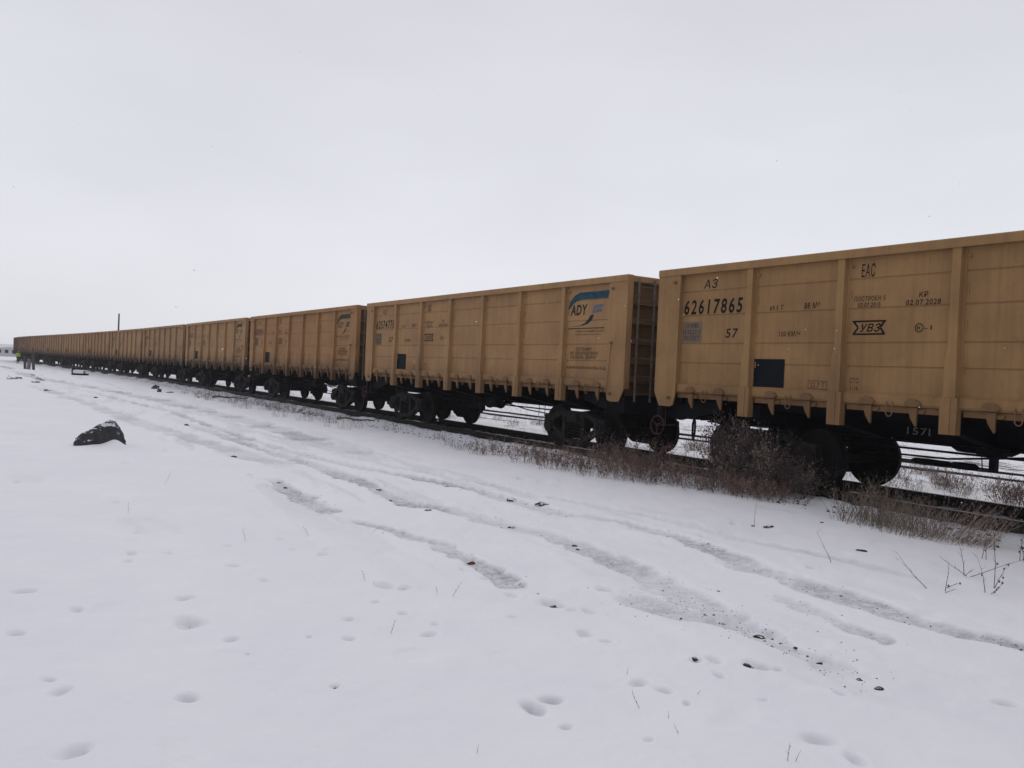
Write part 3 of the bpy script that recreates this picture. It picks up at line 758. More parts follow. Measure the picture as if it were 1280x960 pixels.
        for ax in (-.925, .925):
            mb = MB(); mb.lathe([(.065, -.95), (.065, -.80), (.085, -.79), (.085, .79), (.065, .80), (.065, .95)], 1, (bx_+ax, 0, .478), 12); mb.build('axle', M['wheel'], bg_)
            for sg in (-1, 1):
                mb = MB()
                prof = [(.10, .90), (.10, .865), (.16, .825), (.36, .80), (.40, .825), (.478, .83), (.478, .755), (.482, .735), (.505, .728), (.505, .712), (.49, .70), (.40, .70), (.38, .74), (.16, .765), (.10, .75)]
                mb.lathe([(r_, t*sg) for r_, t in prof], 1, (bx_+ax, 0, .478), 40)
                mb.build('wheel', M['wheel'], bg_, smooth=False)
    # dark chalking board
    mb = MB(); mb.box(-HB+2.28, -HB+2.90, YP-.008, YP-.003, 1.60, 2.08); mb.build('chalking_board', M['navy'], root)
    return root

# ------------------------------------------------------------------ lettering (real meshes on the sheeting)
DG = None
def text_mesh(body, box, y, name, m_, parent, shear=0, bold=.008, align=None, spacing=1.12):
    """letters filling the box (x0, z0, x1, z1) measured from the left end of the wagon"""
    cu_ = bpy.data.curves.new(name, 'FONT'); cu_.body = body; cu_.size = 1; cu_.shear = shear; cu_.offset = bold; cu_.space_character = spacing
    cu_.align_x = 'CENTER' if '\n' in body else 'LEFT'; cu_.resolution_u = 3
    t = bpy.data.objects.new('tmp', cu_); COL.objects.link(t)
    dg = bpy.context.evaluated_depsgraph_get(); dg.update()
    me = bpy.data.meshes.new_from_object(t.evaluated_get(dg)); bpy.data.objects.remove(t)
    n = len(me.vertices); co = np.empty(n*3); me.vertices.foreach_get('co', co); co = co.reshape(-1, 3)
    mn, mxx = co.min(0), co.max(0)
    x0, z0, x1, z1 = box
    X = (co[:, 0]-mn[0])/(mxx[0]-mn[0])*(x1-x0) + x0 - HB
    Z = (co[:, 1]-mn[1])/(mxx[1]-mn[1])*(z1-z0) + z0
    me.vertices.foreach_set('co', np.stack([X, np.full(n, y), Z], 1).ravel())
    me.materials.clear(); me.materials.append(m_); me.name = name
    o = bpy.data.objects.new(name, me); COL.objects.link(o); o.parent = parent; o['_t'] = 'lettering'
    return o
LY = YP - .0035
def strokes(parent, name, m_, polys, y=None):
    mb = MB()
    for p in polys: mb.add([(a-HB, y or LY, b) for a, b in p], [tuple(range(len(p)))])
    o = mb.build(name, m_, parent); o['_t'] = 'lettering'; return o
def letter_common(root, fb):
    K = M['black']; Fd = M['faded'] if fb else M['black']
    text_mesh('АЗ', (1.06, 3.33, 1.38, 3.49), LY, 'country_code', K, root, .15)
    text_mesh('57', (1.62, 2.44, 1.90, 2.60), LY, 'road_number', K, root, .12)
    strokes(root, 'worn_patch', M['grey'], [[(.585, 2.36), (1.06, 2.36), (1.06, 2.74), (.585, 2.74)]], YP-.002)
    text_mesh('12-9085\n11.02.2015\nПРОЕКТ', (.60, 2.40, 1.03, 2.71), LY, 'model_text', M['faded'], root)
    text_mesh('69.5 Т', (2.55, 2.88, 2.82, 2.965), LY, 'load_text', Fd, root, .1)
    text_mesh('88 М³', (3.22, 2.88, 3.50, 2.985), LY, 'volume_text', Fd, root, .1)
    text_mesh('120 КМ/Ч', (2.76, 2.45, 3.17, 2.535), LY, 'speed_text', Fd, root, .1)
    text_mesh('22.7 Т', (3.40, 1.645, 3.66, 1.73), LY, 'tare_text', M['faded'], root)
    strokes(root, 'tare_frame', M['faded'], [[(3.36, 1.62), (3.70, 1.62), (3.70, 1.63), (3.36, 1.63)], [(3.36, 1.745), (3.70, 1.745), (3.70, 1.755), (3.36, 1.755)], [(3.36, 1.6301), (3.368, 1.6301), (3.368, 1.7449), (3.36, 1.7449)], [(3.692, 1.6301), (3.70, 1.6301), (3.70, 1.7449), (3.692, 1.7449)]], YP-.0025)
    text_mesh('ЕАС', (4.20, 3.31, 4.42, 3.51), LY, 'conformity_mark', K, root, .05)
    text_mesh('ПОСТРОЕН 5\n02.07.2015', (4.10, 2.865, 4.60, 3.03), LY, 'built_text', Fd, root, .1)
    text_mesh('КР\n02.07.2028', (4.92, 2.865, 5.42, 3.05), LY, 'repair_text', Fd, root, .1)
    text_mesh('УВЗ', (4.22, 2.50, 4.55, 2.625), LY, 'maker_letters', K, root, .3, .02)
    t = .026
    strokes(root, 'maker_emblem', K, [
        [(4.10, 2.455), (4.62, 2.455), (4.62, 2.455+t), (4.10, 2.455+t)], [(4.09, 2.645), (4.63, 2.645), (4.63, 2.645+t), (4.09, 2.645+t)],
        [(4.10, 2.6449), (4.14, 2.6449), (4.20, 2.57), (4.17, 2.565)], [(4.10, 2.4811), (4.14, 2.4811), (4.20, 2.56), (4.17, 2.564)],
        [(4.62, 2.6449), (4.58, 2.6449), (4.53, 2.57), (4.56, 2.565)], [(4.62, 2.4811), (4.58, 2.4811), (4.53, 2.56), (4.56, 2.564)]])
    ring = []
    for k in range(20):
        a, b = 2*PI*k/20, 2*PI*(k+1)/20
        ring.append([(5.13+.065*math.cos(a), 2.545+.065*math.sin(a)), (5.13+.065*math.cos(b), 2.545+.065*math.sin(b)), (5.13+.052*math.cos(b), 2.545+.052*math.sin(b)), (5.13+.052*math.cos(a), 2.545+.052*math.sin(a))])
    strokes(root, 'mark_ring', Fd, ring)
    text_mesh('К', (5.10, 2.515, 5.16, 2.575), LY, 'mark_letter', Fd, root); text_mesh('-1', (5.21, 2.515, 5.31, 2.575), LY, 'mark_number', Fd, root)
    text_mesh('СТО\n1-16', (4.09, 1.63, 4.24, 1.82), LY, 'small_stamp', M['faded'], root)
def letter_logo(root, tl, dt, fb):
    x0 = B - 2.93 + .88          # world -2.93 belongs to the second wagon: its left end is at -13.92
    o0 = 13.92
    def q(x): return x + o0
    # teal swoosh over the letters, a flat bar drawn out to a thin tail
    top = [(q(-2.96), 2.80), (q(-2.985), 2.95), (q(-2.96), 3.12), (q(-2.88), 3.28), (q(-2.74), 3.40), (q(-2.55), 3.46), (q(-1.55), 3.46)]
    bot = [(q(-2.95), 2.80), (q(-2.955), 2.95), (q(-2.91), 3.09), (q(-2.80), 3.20), (q(-2.66), 3.28), (q(-2.50), 3.305), (q(-1.60), 3.305)]
    strokes(root, 'logo_swoosh', tl, [[top[i], top[i+1], bot[i+1], bot[i]] for i in range(len(top)-1)])
    text_mesh('ADY', (q(-2.86), 2.97, q(-2.27), 3.20), LY, 'logo_letters', dt, root, .15, .03)
    a = [(q(-2.75), 2.735), (q(-2.5), 2.745), (q(-2.33), 2.80), (q(-2.22), 2.885), (q(-2.16), 2.96)]
    b = [(q(-2.75), 2.73), (q(-2.45), 2.735), (q(-2.24), 2.775), (q(-2.10), 2.86), (q(-2.04), 2.97)]
    strokes(root, 'logo_tail', dt, [[a[i], a[i+1], b[i+1], b[i]] for i in range(4)])
    strokes(root, 'logo_flag', fb, [[(q(-2.12), 3.00), (q(-1.80), 3.02), (q(-1.76), 3.10), (q(-2.08), 3.08)], [(q(-2.07), 3.10), (q(-1.76), 3.12), (q(-1.72), 3.19), (q(-2.03), 3.17)]])
    text_mesh('C*', (q(-2.02), 3.04, q(-1.86), 3.155), LY-.002, 'logo_crescent', M['white'], root)
    strokes(root, 'logo_line', M['black'], [[(q(-2.92), 2.675), (q(-1.68), 2.675), (q(-1.68), 2.693), (q(-2.92), 2.693)]])
    text_mesh('AZERBAYCAN DEMIR YOLLARI', (q(-2.66), 2.60, q(-1.70), 2.64), LY, 'logo_small_text', M['faded'], root)
    text_mesh('AZERBAIJAN RAILWAYS', (q(-2.66), 2.53, q(-1.78), 2.565), LY, 'logo_small_text', M['faded'], root)
    text_mesh('СЕТКАМИ\nНЕ ОБОРУДОВАН\nЖЕЛЕЗН. ДОРОГ', (q(-2.82), 2.015, q(-1.86), 2.275), LY, 'owner_text', M['faded'], root, .08, .02)
    text_mesh('«АЗЕРБАЙДЖАНСКИЕ» Ж.Д.', (q(-2.97), 1.80, q(-1.56), 1.88), LY, 'owner_line', M['faded'], root, .08, .02)

TAN = (.292, .168, .073)
def paint_tree(o, col):
    o.color = col
    for c in ALLK.get(o.name, []): paint_tree(c, col)
def place(root, n):
    """n = 0 is the nearest wagon"""
    s0 = n*PITCHW; sc = s0 - HB if n == 0 else s0 - HB
    pa, _ = track(sc - 4.325); pb, _ = track(sc + 4.325)
    mid = (pa+pb)/2; d = pa - pb
    root.location = mid; root.rotation_euler = (0, 0, math.atan2(d.y, d.x))
base = build_wagon(); 
index_children()
wag = [base] + [copy_tree(base) for _ in range(11)]
for i, r_ in enumerate(wag[:6]): letter_common(r_, i > 0)
M['logofade'] = simple('sooted logo paint', (.050, .050, .045), .8, var=.3)
M['logofade2'] = simple('sooted logo letters', (.085, .062, .040), .8, var=.3)
for i, r_ in enumerate(wag[:4]):
    if i < 2: letter_logo(r_, M['teal'], M['darkteal'], M['flagblue'])
    else: letter_logo(r_, M['logofade'], M['logofade2'], M['logofade2'])
nums = ['62617865', '62574778', '62590347', '62581126', '62603952', '62577310']
for r_, nn in zip(wag, nums):
    text_mesh(nn, (.60, 2.87, 1.97, 3.14), LY, 'painted_number', M['black'], r_, .12, .022, spacing=1.3)
text_mesh('157I', (4.33, .99, 4.70, 1.10), -.29, 'white_number', M['white'], base)
for q_ in ([(6.35, 2.42), (6.37, 2.42), (6.56, 2.28), (6.55, 2.27)], [(6.95, 2.30), (6.96, 2.315), (7.32, 2.10), (7.31, 2.09)], [(6.18, 2.86), (6.19, 2.86), (6.20, 2.66), (6.19, 2.66)]): strokes(base, 'paint_scratch', M['seam'], [q_])
index_children()
desc = [
 'nearest tan gondola wagon, cut by the right edge of the photo, numbered 62617865',
 'tan gondola wagon numbered 62574778 with teal swoosh logo, directly behind the nearest wagon',
 'third tan gondola wagon from the right, faded logo, browner sheets with grimy black sill',
 'fourth tan gondola wagon from the right, dirty lower edge, just left of the faded-logo wagon',
 'fifth gondola wagon from the right, grimy sill, small dark board low on its left',
 'sixth gondola wagon from the right, with the lone dark pole sticking up behind it',
 'seventh gondola wagon from the right, just left of the lone pole on the skyline',
 'eighth gondola wagon from the right, above the snowed-in metal trough',
 'ninth gondola wagon from the right, brownish, just left of the one above the trough',
 'tenth gondola wagon from the right, small and dark brown in the distance',
 'second to last gondola wagon at the far left end of the train',
 'last gondola wagon at the far left end, beside the worker in hi-vis',
]
rw = random.Random(5)
for i, r_ in enumerate(wag):
    place(r_, i)
    k = [.95, 1.08, 1.0, 1.06, .96, 1.04, .92, .98, .86, .76, .60, .52][i]  # paint brightness per wagon; middle ones lightened to imitate distance haze
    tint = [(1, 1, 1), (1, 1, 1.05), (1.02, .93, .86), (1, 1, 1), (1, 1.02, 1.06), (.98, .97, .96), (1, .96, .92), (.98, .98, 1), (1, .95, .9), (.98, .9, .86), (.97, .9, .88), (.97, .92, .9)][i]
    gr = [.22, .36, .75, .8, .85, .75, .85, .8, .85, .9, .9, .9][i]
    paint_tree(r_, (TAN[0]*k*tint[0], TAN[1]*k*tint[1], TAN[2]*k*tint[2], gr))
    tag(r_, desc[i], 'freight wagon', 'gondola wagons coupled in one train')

# ------------------------------------------------------------------ rocks and stones
def rock(name, loc, size, seed, m_, sharp=.35, flat=.6, smooth=False):
    bm = bmesh.new(); bmesh.ops.create_icosphere(bm, subdivisions=3 if max(size) < .5 else 4, radius=1)
    off = Vector((seed*3.1, seed*1.7, seed*.9))
    for v in bm.verts:
        p = v.co.copy(); n_ = mnoise.noise(p*1.1+off)*sharp*1.4 + mnoise.noise(p*2.6+off)*sharp*.5 + mnoise.noise(p*6+off)*sharp*.16
        v.co = p*(1+n_)
        if v.co.z < -.3: v.co.z = -.3
        v.co.x *= size[0]; v.co.y *= size[1]; v.co.z *= size[2]
    me = bpy.data.meshes.new(name); bm.to_mesh(me); bm.free(); me.materials.append(m_)
    if smooth: me.polygons.foreach_set('use_smooth', [True]*len(me.polygons))
    o = bpy.data.objects.new(name, me); COL.objects.link(o); o.location = loc; o.rotation_euler = (0, 0, seed*1.3)
    return o
# the big boulder: hand-shaped wedge, long low nose on the left, peak on the right
def boulder():
    W = .93; prof = [(-.5, .14, .12), (-.46, .25, .18), (-.32, .33, .22), (-.14, .42, .24), (.0, .50, .26), (.14, .55, .28), (.24, .60, .25), (.33, .55, .22), (.41, .38, .19), (.47, .20, .14), (.51, .05, .06)]
    mb = MB(); v = []; f = []; n = 14; rr = random.Random(4)
    for i, (x_, h, d) in enumerate(prof):
        for k in range(n):
            a = 2*PI*k/n; c_, s_ = math.cos(a), math.sin(a)
            hh = h*.86*max(s_, -.35) if s_ > 0 else -.12
            v.append((x_*W + rr.uniform(-.012, .012), (abs(c_)**.8)*math.copysign(d, c_) + rr.uniform(-.02, .02) + .06*math.sin(x_*9), hh + rr.uniform(-.015, .015)))
    for i in range(len(prof)-1):
        for k in range(n): f.append((i*n+k, i*n+(k+1) % n, (i+1)*n+(k+1) % n, (i+1)*n+k))
    f += [tuple(range(n)), tuple(range((len(prof)-1)*n, len(prof)*n))]
    mb.add(v, f); mb.v = mb.v
    o = mb.build('boulder', M['rock'])
    sub = o.modifiers.new('s', 'SUBSURF'); sub.levels = 2; sub.render_levels = 2; sub.subdivision_type = 'SIMPLE'
    tx = bpy.data.textures.new('r', 'CLOUDS'); tx.noise_scale = .14; tx.noise_depth = 3
    dm = o.modifiers.new('d', 'DISPLACE'); dm.texture = tx; dm.strength = .05; dm.mid_level = .5; dm.texture_coords = 'LOCAL'
    o.location = (-6.75, -8.65, gz(-6.75, -8.65) - .02)
    o.rotation_euler = (0, R(-7), R(80))
    tag(o, 'large dark jagged boulder streaked with snow, alone in the snow at left', 'boulder')
boulder()
STONES = [(-1.16, -6.79, 0.065), (-0.63, -6.86, 0.088), (-0.03, -5.59, 0.099), (0.94, -5.87, 0.08), (1.35, -5.94, 0.066), (1.99, -5.8, 0.085), (1.53, -4.17, 0.212), (2.1, -4.03, 0.183), (3.18, -5.43, 0.078), (3.19, -5.27, 0.118), (3.53, -6.79, 0.035), (4.54, -5.3, 0.053), (4.4, -5.23, 0.062), (6.18, -6.83, 0.092), (7.48, -5.84, 0.089), (7.7, -6.77, 0.055), (7.97, -6.56, 0.088), (8.09, -5.95, 0.047), (8.47, -6.07, 0.045), (8.64, -6.12, 0.099), (7.06, -4.23, 0.039), (6.05, -2.39, 0.109), (4.61, -2.24, 0.152), (4.46, -2.36, 0.054), (6.32, -9.37, 0.021), (7.09, -9.08, 0.033), (6.52, -5.25, 0.03), (-38.93, -1.89, 0.399), (-34.51, -2.52, 0.364), (-33.8, -2.14, 0.359), (-27.14, -6.35, 0.227), (-12.44, -5.8, 0.143), (-4.53, -6.6, 0.13), (-28.32, 0.16, 0.161), (-33.37, -7.69, 0.35), (-44.33, -7.53, 0.544), (7.83, -5.87, 0.043), (7.96, -5.91, 0.03), (7.1, -5.82, 0.033), (6.94, -5.76, 0.027), (6.94, -5.87, 0.027), (7.27, -5.87, 0.026), (7.68, -5.86, 0.025), (0.03, -4.42, 0.052), (4.66, -6.72, 0.095), (-27.36, -0.51, 0.313), (-29.03, -1.77, 0.162), (4.84, -1.45, 0.057)]
special = {44: ('brick_fragment', 'small reddish brown brick fragment sticking out of the snowy rut', 'brick', M['brick']),
 6: ('stone', 'long flat dark stone with snow on top beside the upper wheel rut', 'stone', M['snowstone']),
 7: ('stone', 'flat snow-capped stone right of the long flat dark one by the upper rut', 'stone', M['snowstone']),
 9: ('stone', 'snow-capped grey stone in the middle wheel rut', 'stone', M['snowstone']),
 19: ('stone', 'black clod at the lower right end of the longest wheel rut', 'stone', M['stone']),
 16: ('stone', 'dark clod lying in a footprint near the bottom right', 'stone', M['stone']),
 14: ('stone', 'dark stub in the slushy patch of the right wheel rut', 'stone', M['stone']),
 21: ('stone', 'lone dark stone on clean snow below the dry grass tuft', 'stone', M['stone']),
 22: ('stone', 'flat dark stone in the snow between dark brush and dry grass tuft', 'stone', M['snowstone']),
 27: ('rock', 'ragged black lump near the track, leftmost of the three below the fifth wagon', 'rock', M['rock']),
 28: ('rock', 'round dark rock, middle of the three lying near the track at left', 'rock', M['rock']),
 29: ('rock', 'low dark rock, rightmost of the three lying near the track at left', 'rock', M['rock']),
 34: ('rock', 'small dark rock on the far left snow above the boulder', 'rock', M['rock']),
 35: ('rock', 'flat dark rock by the far left ruts', 'rock', M['rock']),
 45: ('rock', 'dark snow-topped rock beside the track below the fourth wagon', 'rock', M['rock'])}
for i, (x_, y_, wd) in enumerate(STONES):
    wd = wd*(.5 if i != 19 else .28)
    nm, lb, ct, mt = special.get(i, ('stone', 'small dark stone lying in or beside the snowy wheel ruts', 'stone', M['stone']))
    h = wd*(.42 if i not in (27, 28) else 1.15)
    o = rock(nm, (x_, y_, gz(x_, y_)), (wd, wd*.7, h), i+1, mt, .4)
    gr = None if i in special else 'small dark stones in the wheel ruts'
    if gr and x_ < -20: lb, gr = 'small dark stone on the snow between the ruts and the track at far left', 'small far stones at left'
    elif gr and y_ < -9: lb, gr = 'tiny dark stones on clean snow in the left foreground'.replace('stones', 'stone'), 'tiny stones in the left foreground'
    elif gr and y_ > -3: lb, gr = 'tiny dark stone on the snow just below the trackside brush', 'tiny stones below the brush'
    tag(o, lb, ct, gr)

# loose grit in the slush: far too fine to count
def grit():
    rr = random.Random(8); mb = MB(); pts = []
    for line, hw, dep, dr in RUTS[:7]:
        for i in range(len(line)-1):
            a, b = line[i], line[i+1]; L = math.hypot(b[0]-a[0], b[1]-a[1])
            dens = 75 if line is RUTS[3][0] or (line is RUTS[2][0] and a[0] > 5.8) else 14
            if a[0] < -5: dens = 1.5
            for _ in range(int(L*dens)):
                t = rr.random(); pts.append((a[0]+(b[0]-a[0])*t+rr.gauss(0, hw*.8), a[1]+(b[1]-a[1])*t+rr.gauss(0, hw*.8), rr.uniform(.0015, .0075)*(1 if rr.random() < .93 else 2)))
    for _ in range(2600):     # ballast chips beside the rails
        s_ = rr.uniform(-14, 60)**1.0; p, th = track(s_, 1.57 + rr.choice((-1, -1, 1))*rr.uniform(.85, 2.3)); pts.append((p.x, p.y, rr.uniform(.012, .035)))
    xs = np.array([p[0] for p in pts]); ys = np.array([p[1] for p in pts]); zs = ground(xs, ys)[0]
    for (x_, y_, r_), z_ in zip(pts, zs):
        v = []
        for dx_, dy_, dz_ in ((1, 0, 0), (0, 1, 0), (-1, 0, 0), (0, -1, 0), (0, 0, .8), (0, 0, -.5)):
            v.append((x_+dx_*r_*rr.uniform(.6, 1.5), y_+dy_*r_*rr.uniform(.6, 1.5), z_+dz_*r_*rr.uniform(.6, 1.3)))
        mb.add(v, [(0,1,4),(1,2,4),(2,3,4),(3,0,4),(1,0,5),(2,1,5),(3,2,5),(0,3,5)])
    o = mb.build('loose_grit', M['stone']); tag(o, 'scattered dark grit and ballast chips on the snow', 'gravel', kind='stuff')
grit()

# ------------------------------------------------------------------ vegetation
def stem(mb, rr, p, d, L, r0, nseg, wob, n=3, droop=0, mi=0):
    pts = [Vector(p)]; d = Vector(d).normalized()
    for k in range(nseg):
        d = (d + Vector((rr.gauss(0, wob), rr.gauss(0, wob), rr.gauss(0, wob*.5)-droop))).normalized(); pts.append(pts[-1] + d*L/nseg)
    mb.tube(pts, [r0*(1-.75*k/nseg) for k in range(nseg+1)], n, mi=mi, cap=False)
    return pts, d
def bud(mb, rr, p, r_, mi=0):
    v = []
    for a in ((1, 0, 0), (0, 1, 0), (-1, 0, 0), (0, -1, 0), (0, 0, 1.4), (0, 0, -1.4)): v.append((p[0]+a[0]*r_*rr.uniform(.6, 1.3), p[1]+a[1]*r_*rr.uniform(.6, 1.3), p[2]+a[2]*r_))
    mb.add(v, [(0,1,4),(1,2,4),(2,3,4),(3,0,4),(1,0,5),(2,1,5),(3,2,5),(0,3,5)], mi)
def brush_mesh(seed, nst, h, spread, br=6, budp=.5, r0=.0035, lean=.5, budr=.008):
    """a clump of thin branching dry stems carrying small seed heads"""
    rr = random.Random(seed); mb = MB()
    for _ in range(nst):
        a = rr.uniform(0, 2*PI); q = spread*math.sqrt(rr.random())*.75; L = h*rr.uniform(.45, 1.1)
        p = Vector((q*math.cos(a), q*math.sin(a), -.03)); d = Vector((math.cos(a)*lean*rr.uniform(0, 1)+rr.gauss(0, .15), math.sin(a)*lean*rr.uniform(0, 1)+rr.gauss(0, .15), 1))
        mi = rr.choice((0, 0, 0, 1, 1, 2))
        pts, dd = stem(mb, rr, p, d, L, r0*rr.uniform(.7, 1.3), 5, .13, mi=mi)
        for _b in range(br):
            t = rr.uniform(.25, 1)*(len(pts)-1); i = min(int(t), len(pts)-2); bp = pts[i].lerp(pts[i+1], t-i)
            bd = (pts[i+1]-pts[i]).normalized() + Vector((rr.gauss(0, .6), rr.gauss(0, .6), rr.gauss(.1, .3)))
            bl = L*rr.uniform(.12, .38); bpts, _q = stem(mb, rr, bp, bd, bl, r0*.55, 3, .22, mi=mi)
            for c in bpts[1:]:
                if rr.random() < budp: bud(mb, rr, c, budr*rr.uniform(.5, 1.4), mi)
                if rr.random() < .4: stem(mb, rr, c, Vector((rr.gauss(0, 1), rr.gauss(0, 1), rr.gauss(.5, .5))), bl*.35, r0*.4, 2, .2, mi=mi)
    return mb
def grass_mesh(seed, nst, h, spread, lean, r0=.0028, side=(0, 0)):
    rr = random.Random(seed); mb = MB()
    for _ in range(nst):
        a = rr.uniform(0, 2*PI); q = spread*math.sqrt(rr.random())
        p = (q*math.cos(a), q*math.sin(a), -.02); d = (rr.gauss(side[0], lean), rr.gauss(side[1], lean), 1); L = h*rr.uniform(.4, 1.1)
        pts, dd = stem(mb, rr, p, d, L, r0*rr.uniform(.6, 1.3), 5, .10, droop=.05)
        if rr.random() < .5:
            for c in pts[3:]: bud(mb, rr, c, .006)
            for _k in range(3): stem(mb, rr, pts[-2], (rr.gauss(0, .5), rr.gauss(0, .5), 1), L*.14, r0*.6, 2, .2)
    return mb
def store(mb, name, m_):
    o = mb.build(name, m_); me = o.data; bpy.data.objects.remove(o); return me
BR = {
 'red': [store(brush_mesh(20+i, 38, .44, .40, 5, .55, .0034, .5, .010), 'dry_brush', [M['brushred'], M['brushpale'], M['brushdark']]) for i in range(3)],
 'dark': [store(brush_mesh(40+i, 32, .60, .48, 6, .4, .0040, .6, .009), 'dry_brush', [M['brushdark'], M['brushred'], M['brushpale']]) for i in range(3)],
 'mix': [store(brush_mesh(60+i, 30, .50, .45, 6, .5, .0038, .55, .010), 'dry_brush', [M['twig'], M['brushred'], M['brushpale']]) for i in range(3)],
 'pale': [store(brush_mesh(80+i, 34, .42, .34, 4, .4, .0034, .5, .008), 'dry_brush', [M['brushpale'], M['brushdark'], M['straw']]) for i in range(2)],
 'tall': [store(brush_mesh(90+i, 58, 1.15, .44, 12, .6, .0050, .40, .015), 'dry_brush', [M['bushdim'], M['bushdim'], M['brushpale']]) for i in range(2)],
}
def plant(kind, i, x_, y_, sc, label, group, name='dry_brush', cat='dry bush', rz=None, zsc=1):
    me = BR[kind][i % len(BR[kind])]
    o = bpy.data.objects.new(name, me); COL.objects.link(o); o.location = (x_, y_, gz(x_, y_)); o.scale = (sc, sc, sc*zsc)
    o.rotation_euler = (0, 0, rz if rz is not None else i*2.1); tag(o, label, cat, group); return o
rr = random.Random(77)
gB = 'dry brush growing along the track'
for i, (x_, y_, sc) in enumerate([(-4.05, -1.35, .8), (-3.65, -.95, .95), (-3.25, -.6, .8)]):
    plant('red', i, x_, y_, sc, 'pale reddish tuft of dry brush, at the left start of the trackside brush', 'reddish dry tufts left of the big brush')
for i, (x_, y_, sc) in enumerate([(-2.2, -1.45, .8), (-1.75, -1.1, .95), (-1.2, -1.45, .85), (-1.25, -.85, .95), (-.75, -1.3, .9), (-2.3, -.75, .8)]):
    plant('red' if i % 2 else 'mix', i, x_, y_, sc, 'low reddish brown brush between the pale tufts and the dense dark brush', 'low reddish brush beside the track')
for i, (x_, y_, sc) in enumerate([(-.35, -.95, 1), (-.1, -1.35, .9), (.25, -.85, 1.15), (.45, -1.25, .9), (.8, -.7, 1.05), (.95, -1.1, .85), (1.35, -.85, .95), (1.3, -.35, 1.0), (1.8, -.75, .9), (1.75, -.2, .95), (2.25, -.55, .85), (.1, -.3, .9), (.7, -.15, .9), (-.5, -.4, .9)]):
    plant('dark' if i % 3 else 'mix', i, x_, y_, sc, 'dense dark brown dry brush in front of the wheels between the two nearest wagons', 'dense dark brush beside the track')
for i, (x_, y_, sc) in enumerate([(-1.0, -.15, .85), (-.45, .0, .8), (-.75, .15, .9), (-.15, .1, .7)]):
    plant('dark', i+1, x_, y_, sc*1.3, 'tall wispy brush rising before the right bogie of the logo wagon', 'tall wispy brush before the logo wagon')
for i, (x_, y_, sc, zs) in enumerate([(1.62, .35, .80, 1.12), (1.80, .20, .90, 1.22), (2.05, .35, .85, 1.05), (2.3, .15, .80, .95), (2.6, .30, .80, .95), (2.9, .15, .72, .85), (3.2, .25, .62, .8), (2.2, -.05, .6, .8)]):
    plant('tall', i, x_, y_, sc, 'tall tangled dark bush hiding the left bogie of the nearest wagon', 'tall tangled bush before the nearest bogie', name='tangled_bush', zsc=zs)
for i, (x_, y_, sc) in enumerate([(2.75, -.45, .8), (3.15, -.4, .75), (3.45, -.25, .6), (2.5, -.75, .75), (2.9, -.7, .7), (3.3, -.65, .5), (2.35, -.2, .8)]):
    plant('mix', i, x_, y_, sc, 'thin sparse brush at the right end of the dark trackside brush', 'thin brush right of the dark brush')
# straw tufts
BR['straw'] = [store(grass_mesh(100+i, 62, .48, .28, .28, .0030, (.12, 0)), 'grass_tuft', M['straw']) for i in range(3)]
BR['strawlean'] = [store(grass_mesh(110+i, 55, .55, .22, .24, .0028, (.6, .15)), 'grass_tuft', M['brushpale']) for i in range(2)]
for i, (x_, y_, sc, kd) in enumerate([(4.95, -.75, 1.45, 'straw'), (5.15, -.95, 1.25, 'straw'), (5.4, -.8, 1.2, 'straw'), (5.6, -1.0, 1.1, 'straw'), (5.85, -.95, 1.05, 'straw'), (6.0, -1.1, 1.0, 'strawlean'), (6.15, -.85, 1.1, 'strawlean'), (6.4, -.8, 1.2, 'strawlean'), (4.85, -.45, 1.2, 'straw'), (5.2, -.5, 1.0, 'strawlean'), (6.55, -.95, 1.0, 'strawlean'), (5.75, -.6, 1.0, 'straw')]):
    lb = 'dense upright tuft of dry straw grass beside the near rail at right' if kd == 'straw' else 'arching thin dry grass leaning right beside the near rail at right'
    plant(kd, i, x_, y_, sc, lb, 'upright straw tufts at right' if kd == 'straw' else 'arching straw tufts at right', 'grass_tuft', 'grass tuft', rz=0 if kd == 'strawlean' else None)
# brush behind the train, seen under the wagons
k = 0
for (x0, x1, y0, y1, n, kd) in [(2.5, 9, 3.9, 5.4, 46, 'pale'), (1.0, 9.5, 5.6, 7.2, 18, 'pale'), (3.5, 5.5, 3.6, 4.2, 5, 'mix'), (-4.5, -1.5, 4.0, 6.5, 8, 'pale'), (-2, 1.2, 3.6, 4.8, 10, 'pale'), (-16, -8, 4.2, 6.5, 10, 'pale')]:
    for _ in range(n):
        x_, y_ = rr.uniform(x0, x1), rr.uniform(y0, y1)
        plant(kd, k, x_, y_, rr.uniform(.55, 1.0), 'pale dry weed standing in the snow beyond the train, seen under the wagons', 'pale weeds beyond the train', 'dry_weed', 'weed'); k += 1
# small wisps on the near verge to the left
BR['wisp'] = [store(grass_mesh(130+i, 16, .28, .22, .3, .0032), 'dry_weed', M['twig']) for i in range(3)]
for i in range(95):
    s_ = rr.uniform(-3, 34); yy = rr.uniform(-2.2, -.25) if s_ > 4 else rr.uniform(-2.2, -1.9); p, th = track(s_, 1.57 + yy - 1.5)
    if -5 < p.x < 7: continue
    plant('wisp', i, p.x, p.y, rr.uniform(.6, 1.3), 'thin wisp of dead grass poking through snow on the verge left of the brush', 'thin grass wisps on the verge', 'dry_weed', 'weed')
for i, (x_, y_, sc, lb) in enumerate([(-29.3, -1.6, 1.5, 'grey dead bush beside a fallen branch near the track at left'), (-19.7, -1.0, 1.25, 'dark low dead bush by the track below the third wagon'), (-18.6, -.7, 1.0, 'smaller dark dead bush touching the low bush below the third wagon')]):
    plant('dark' if i else 'pale', i, x_, y_, sc, lb, None, zsc=.6)
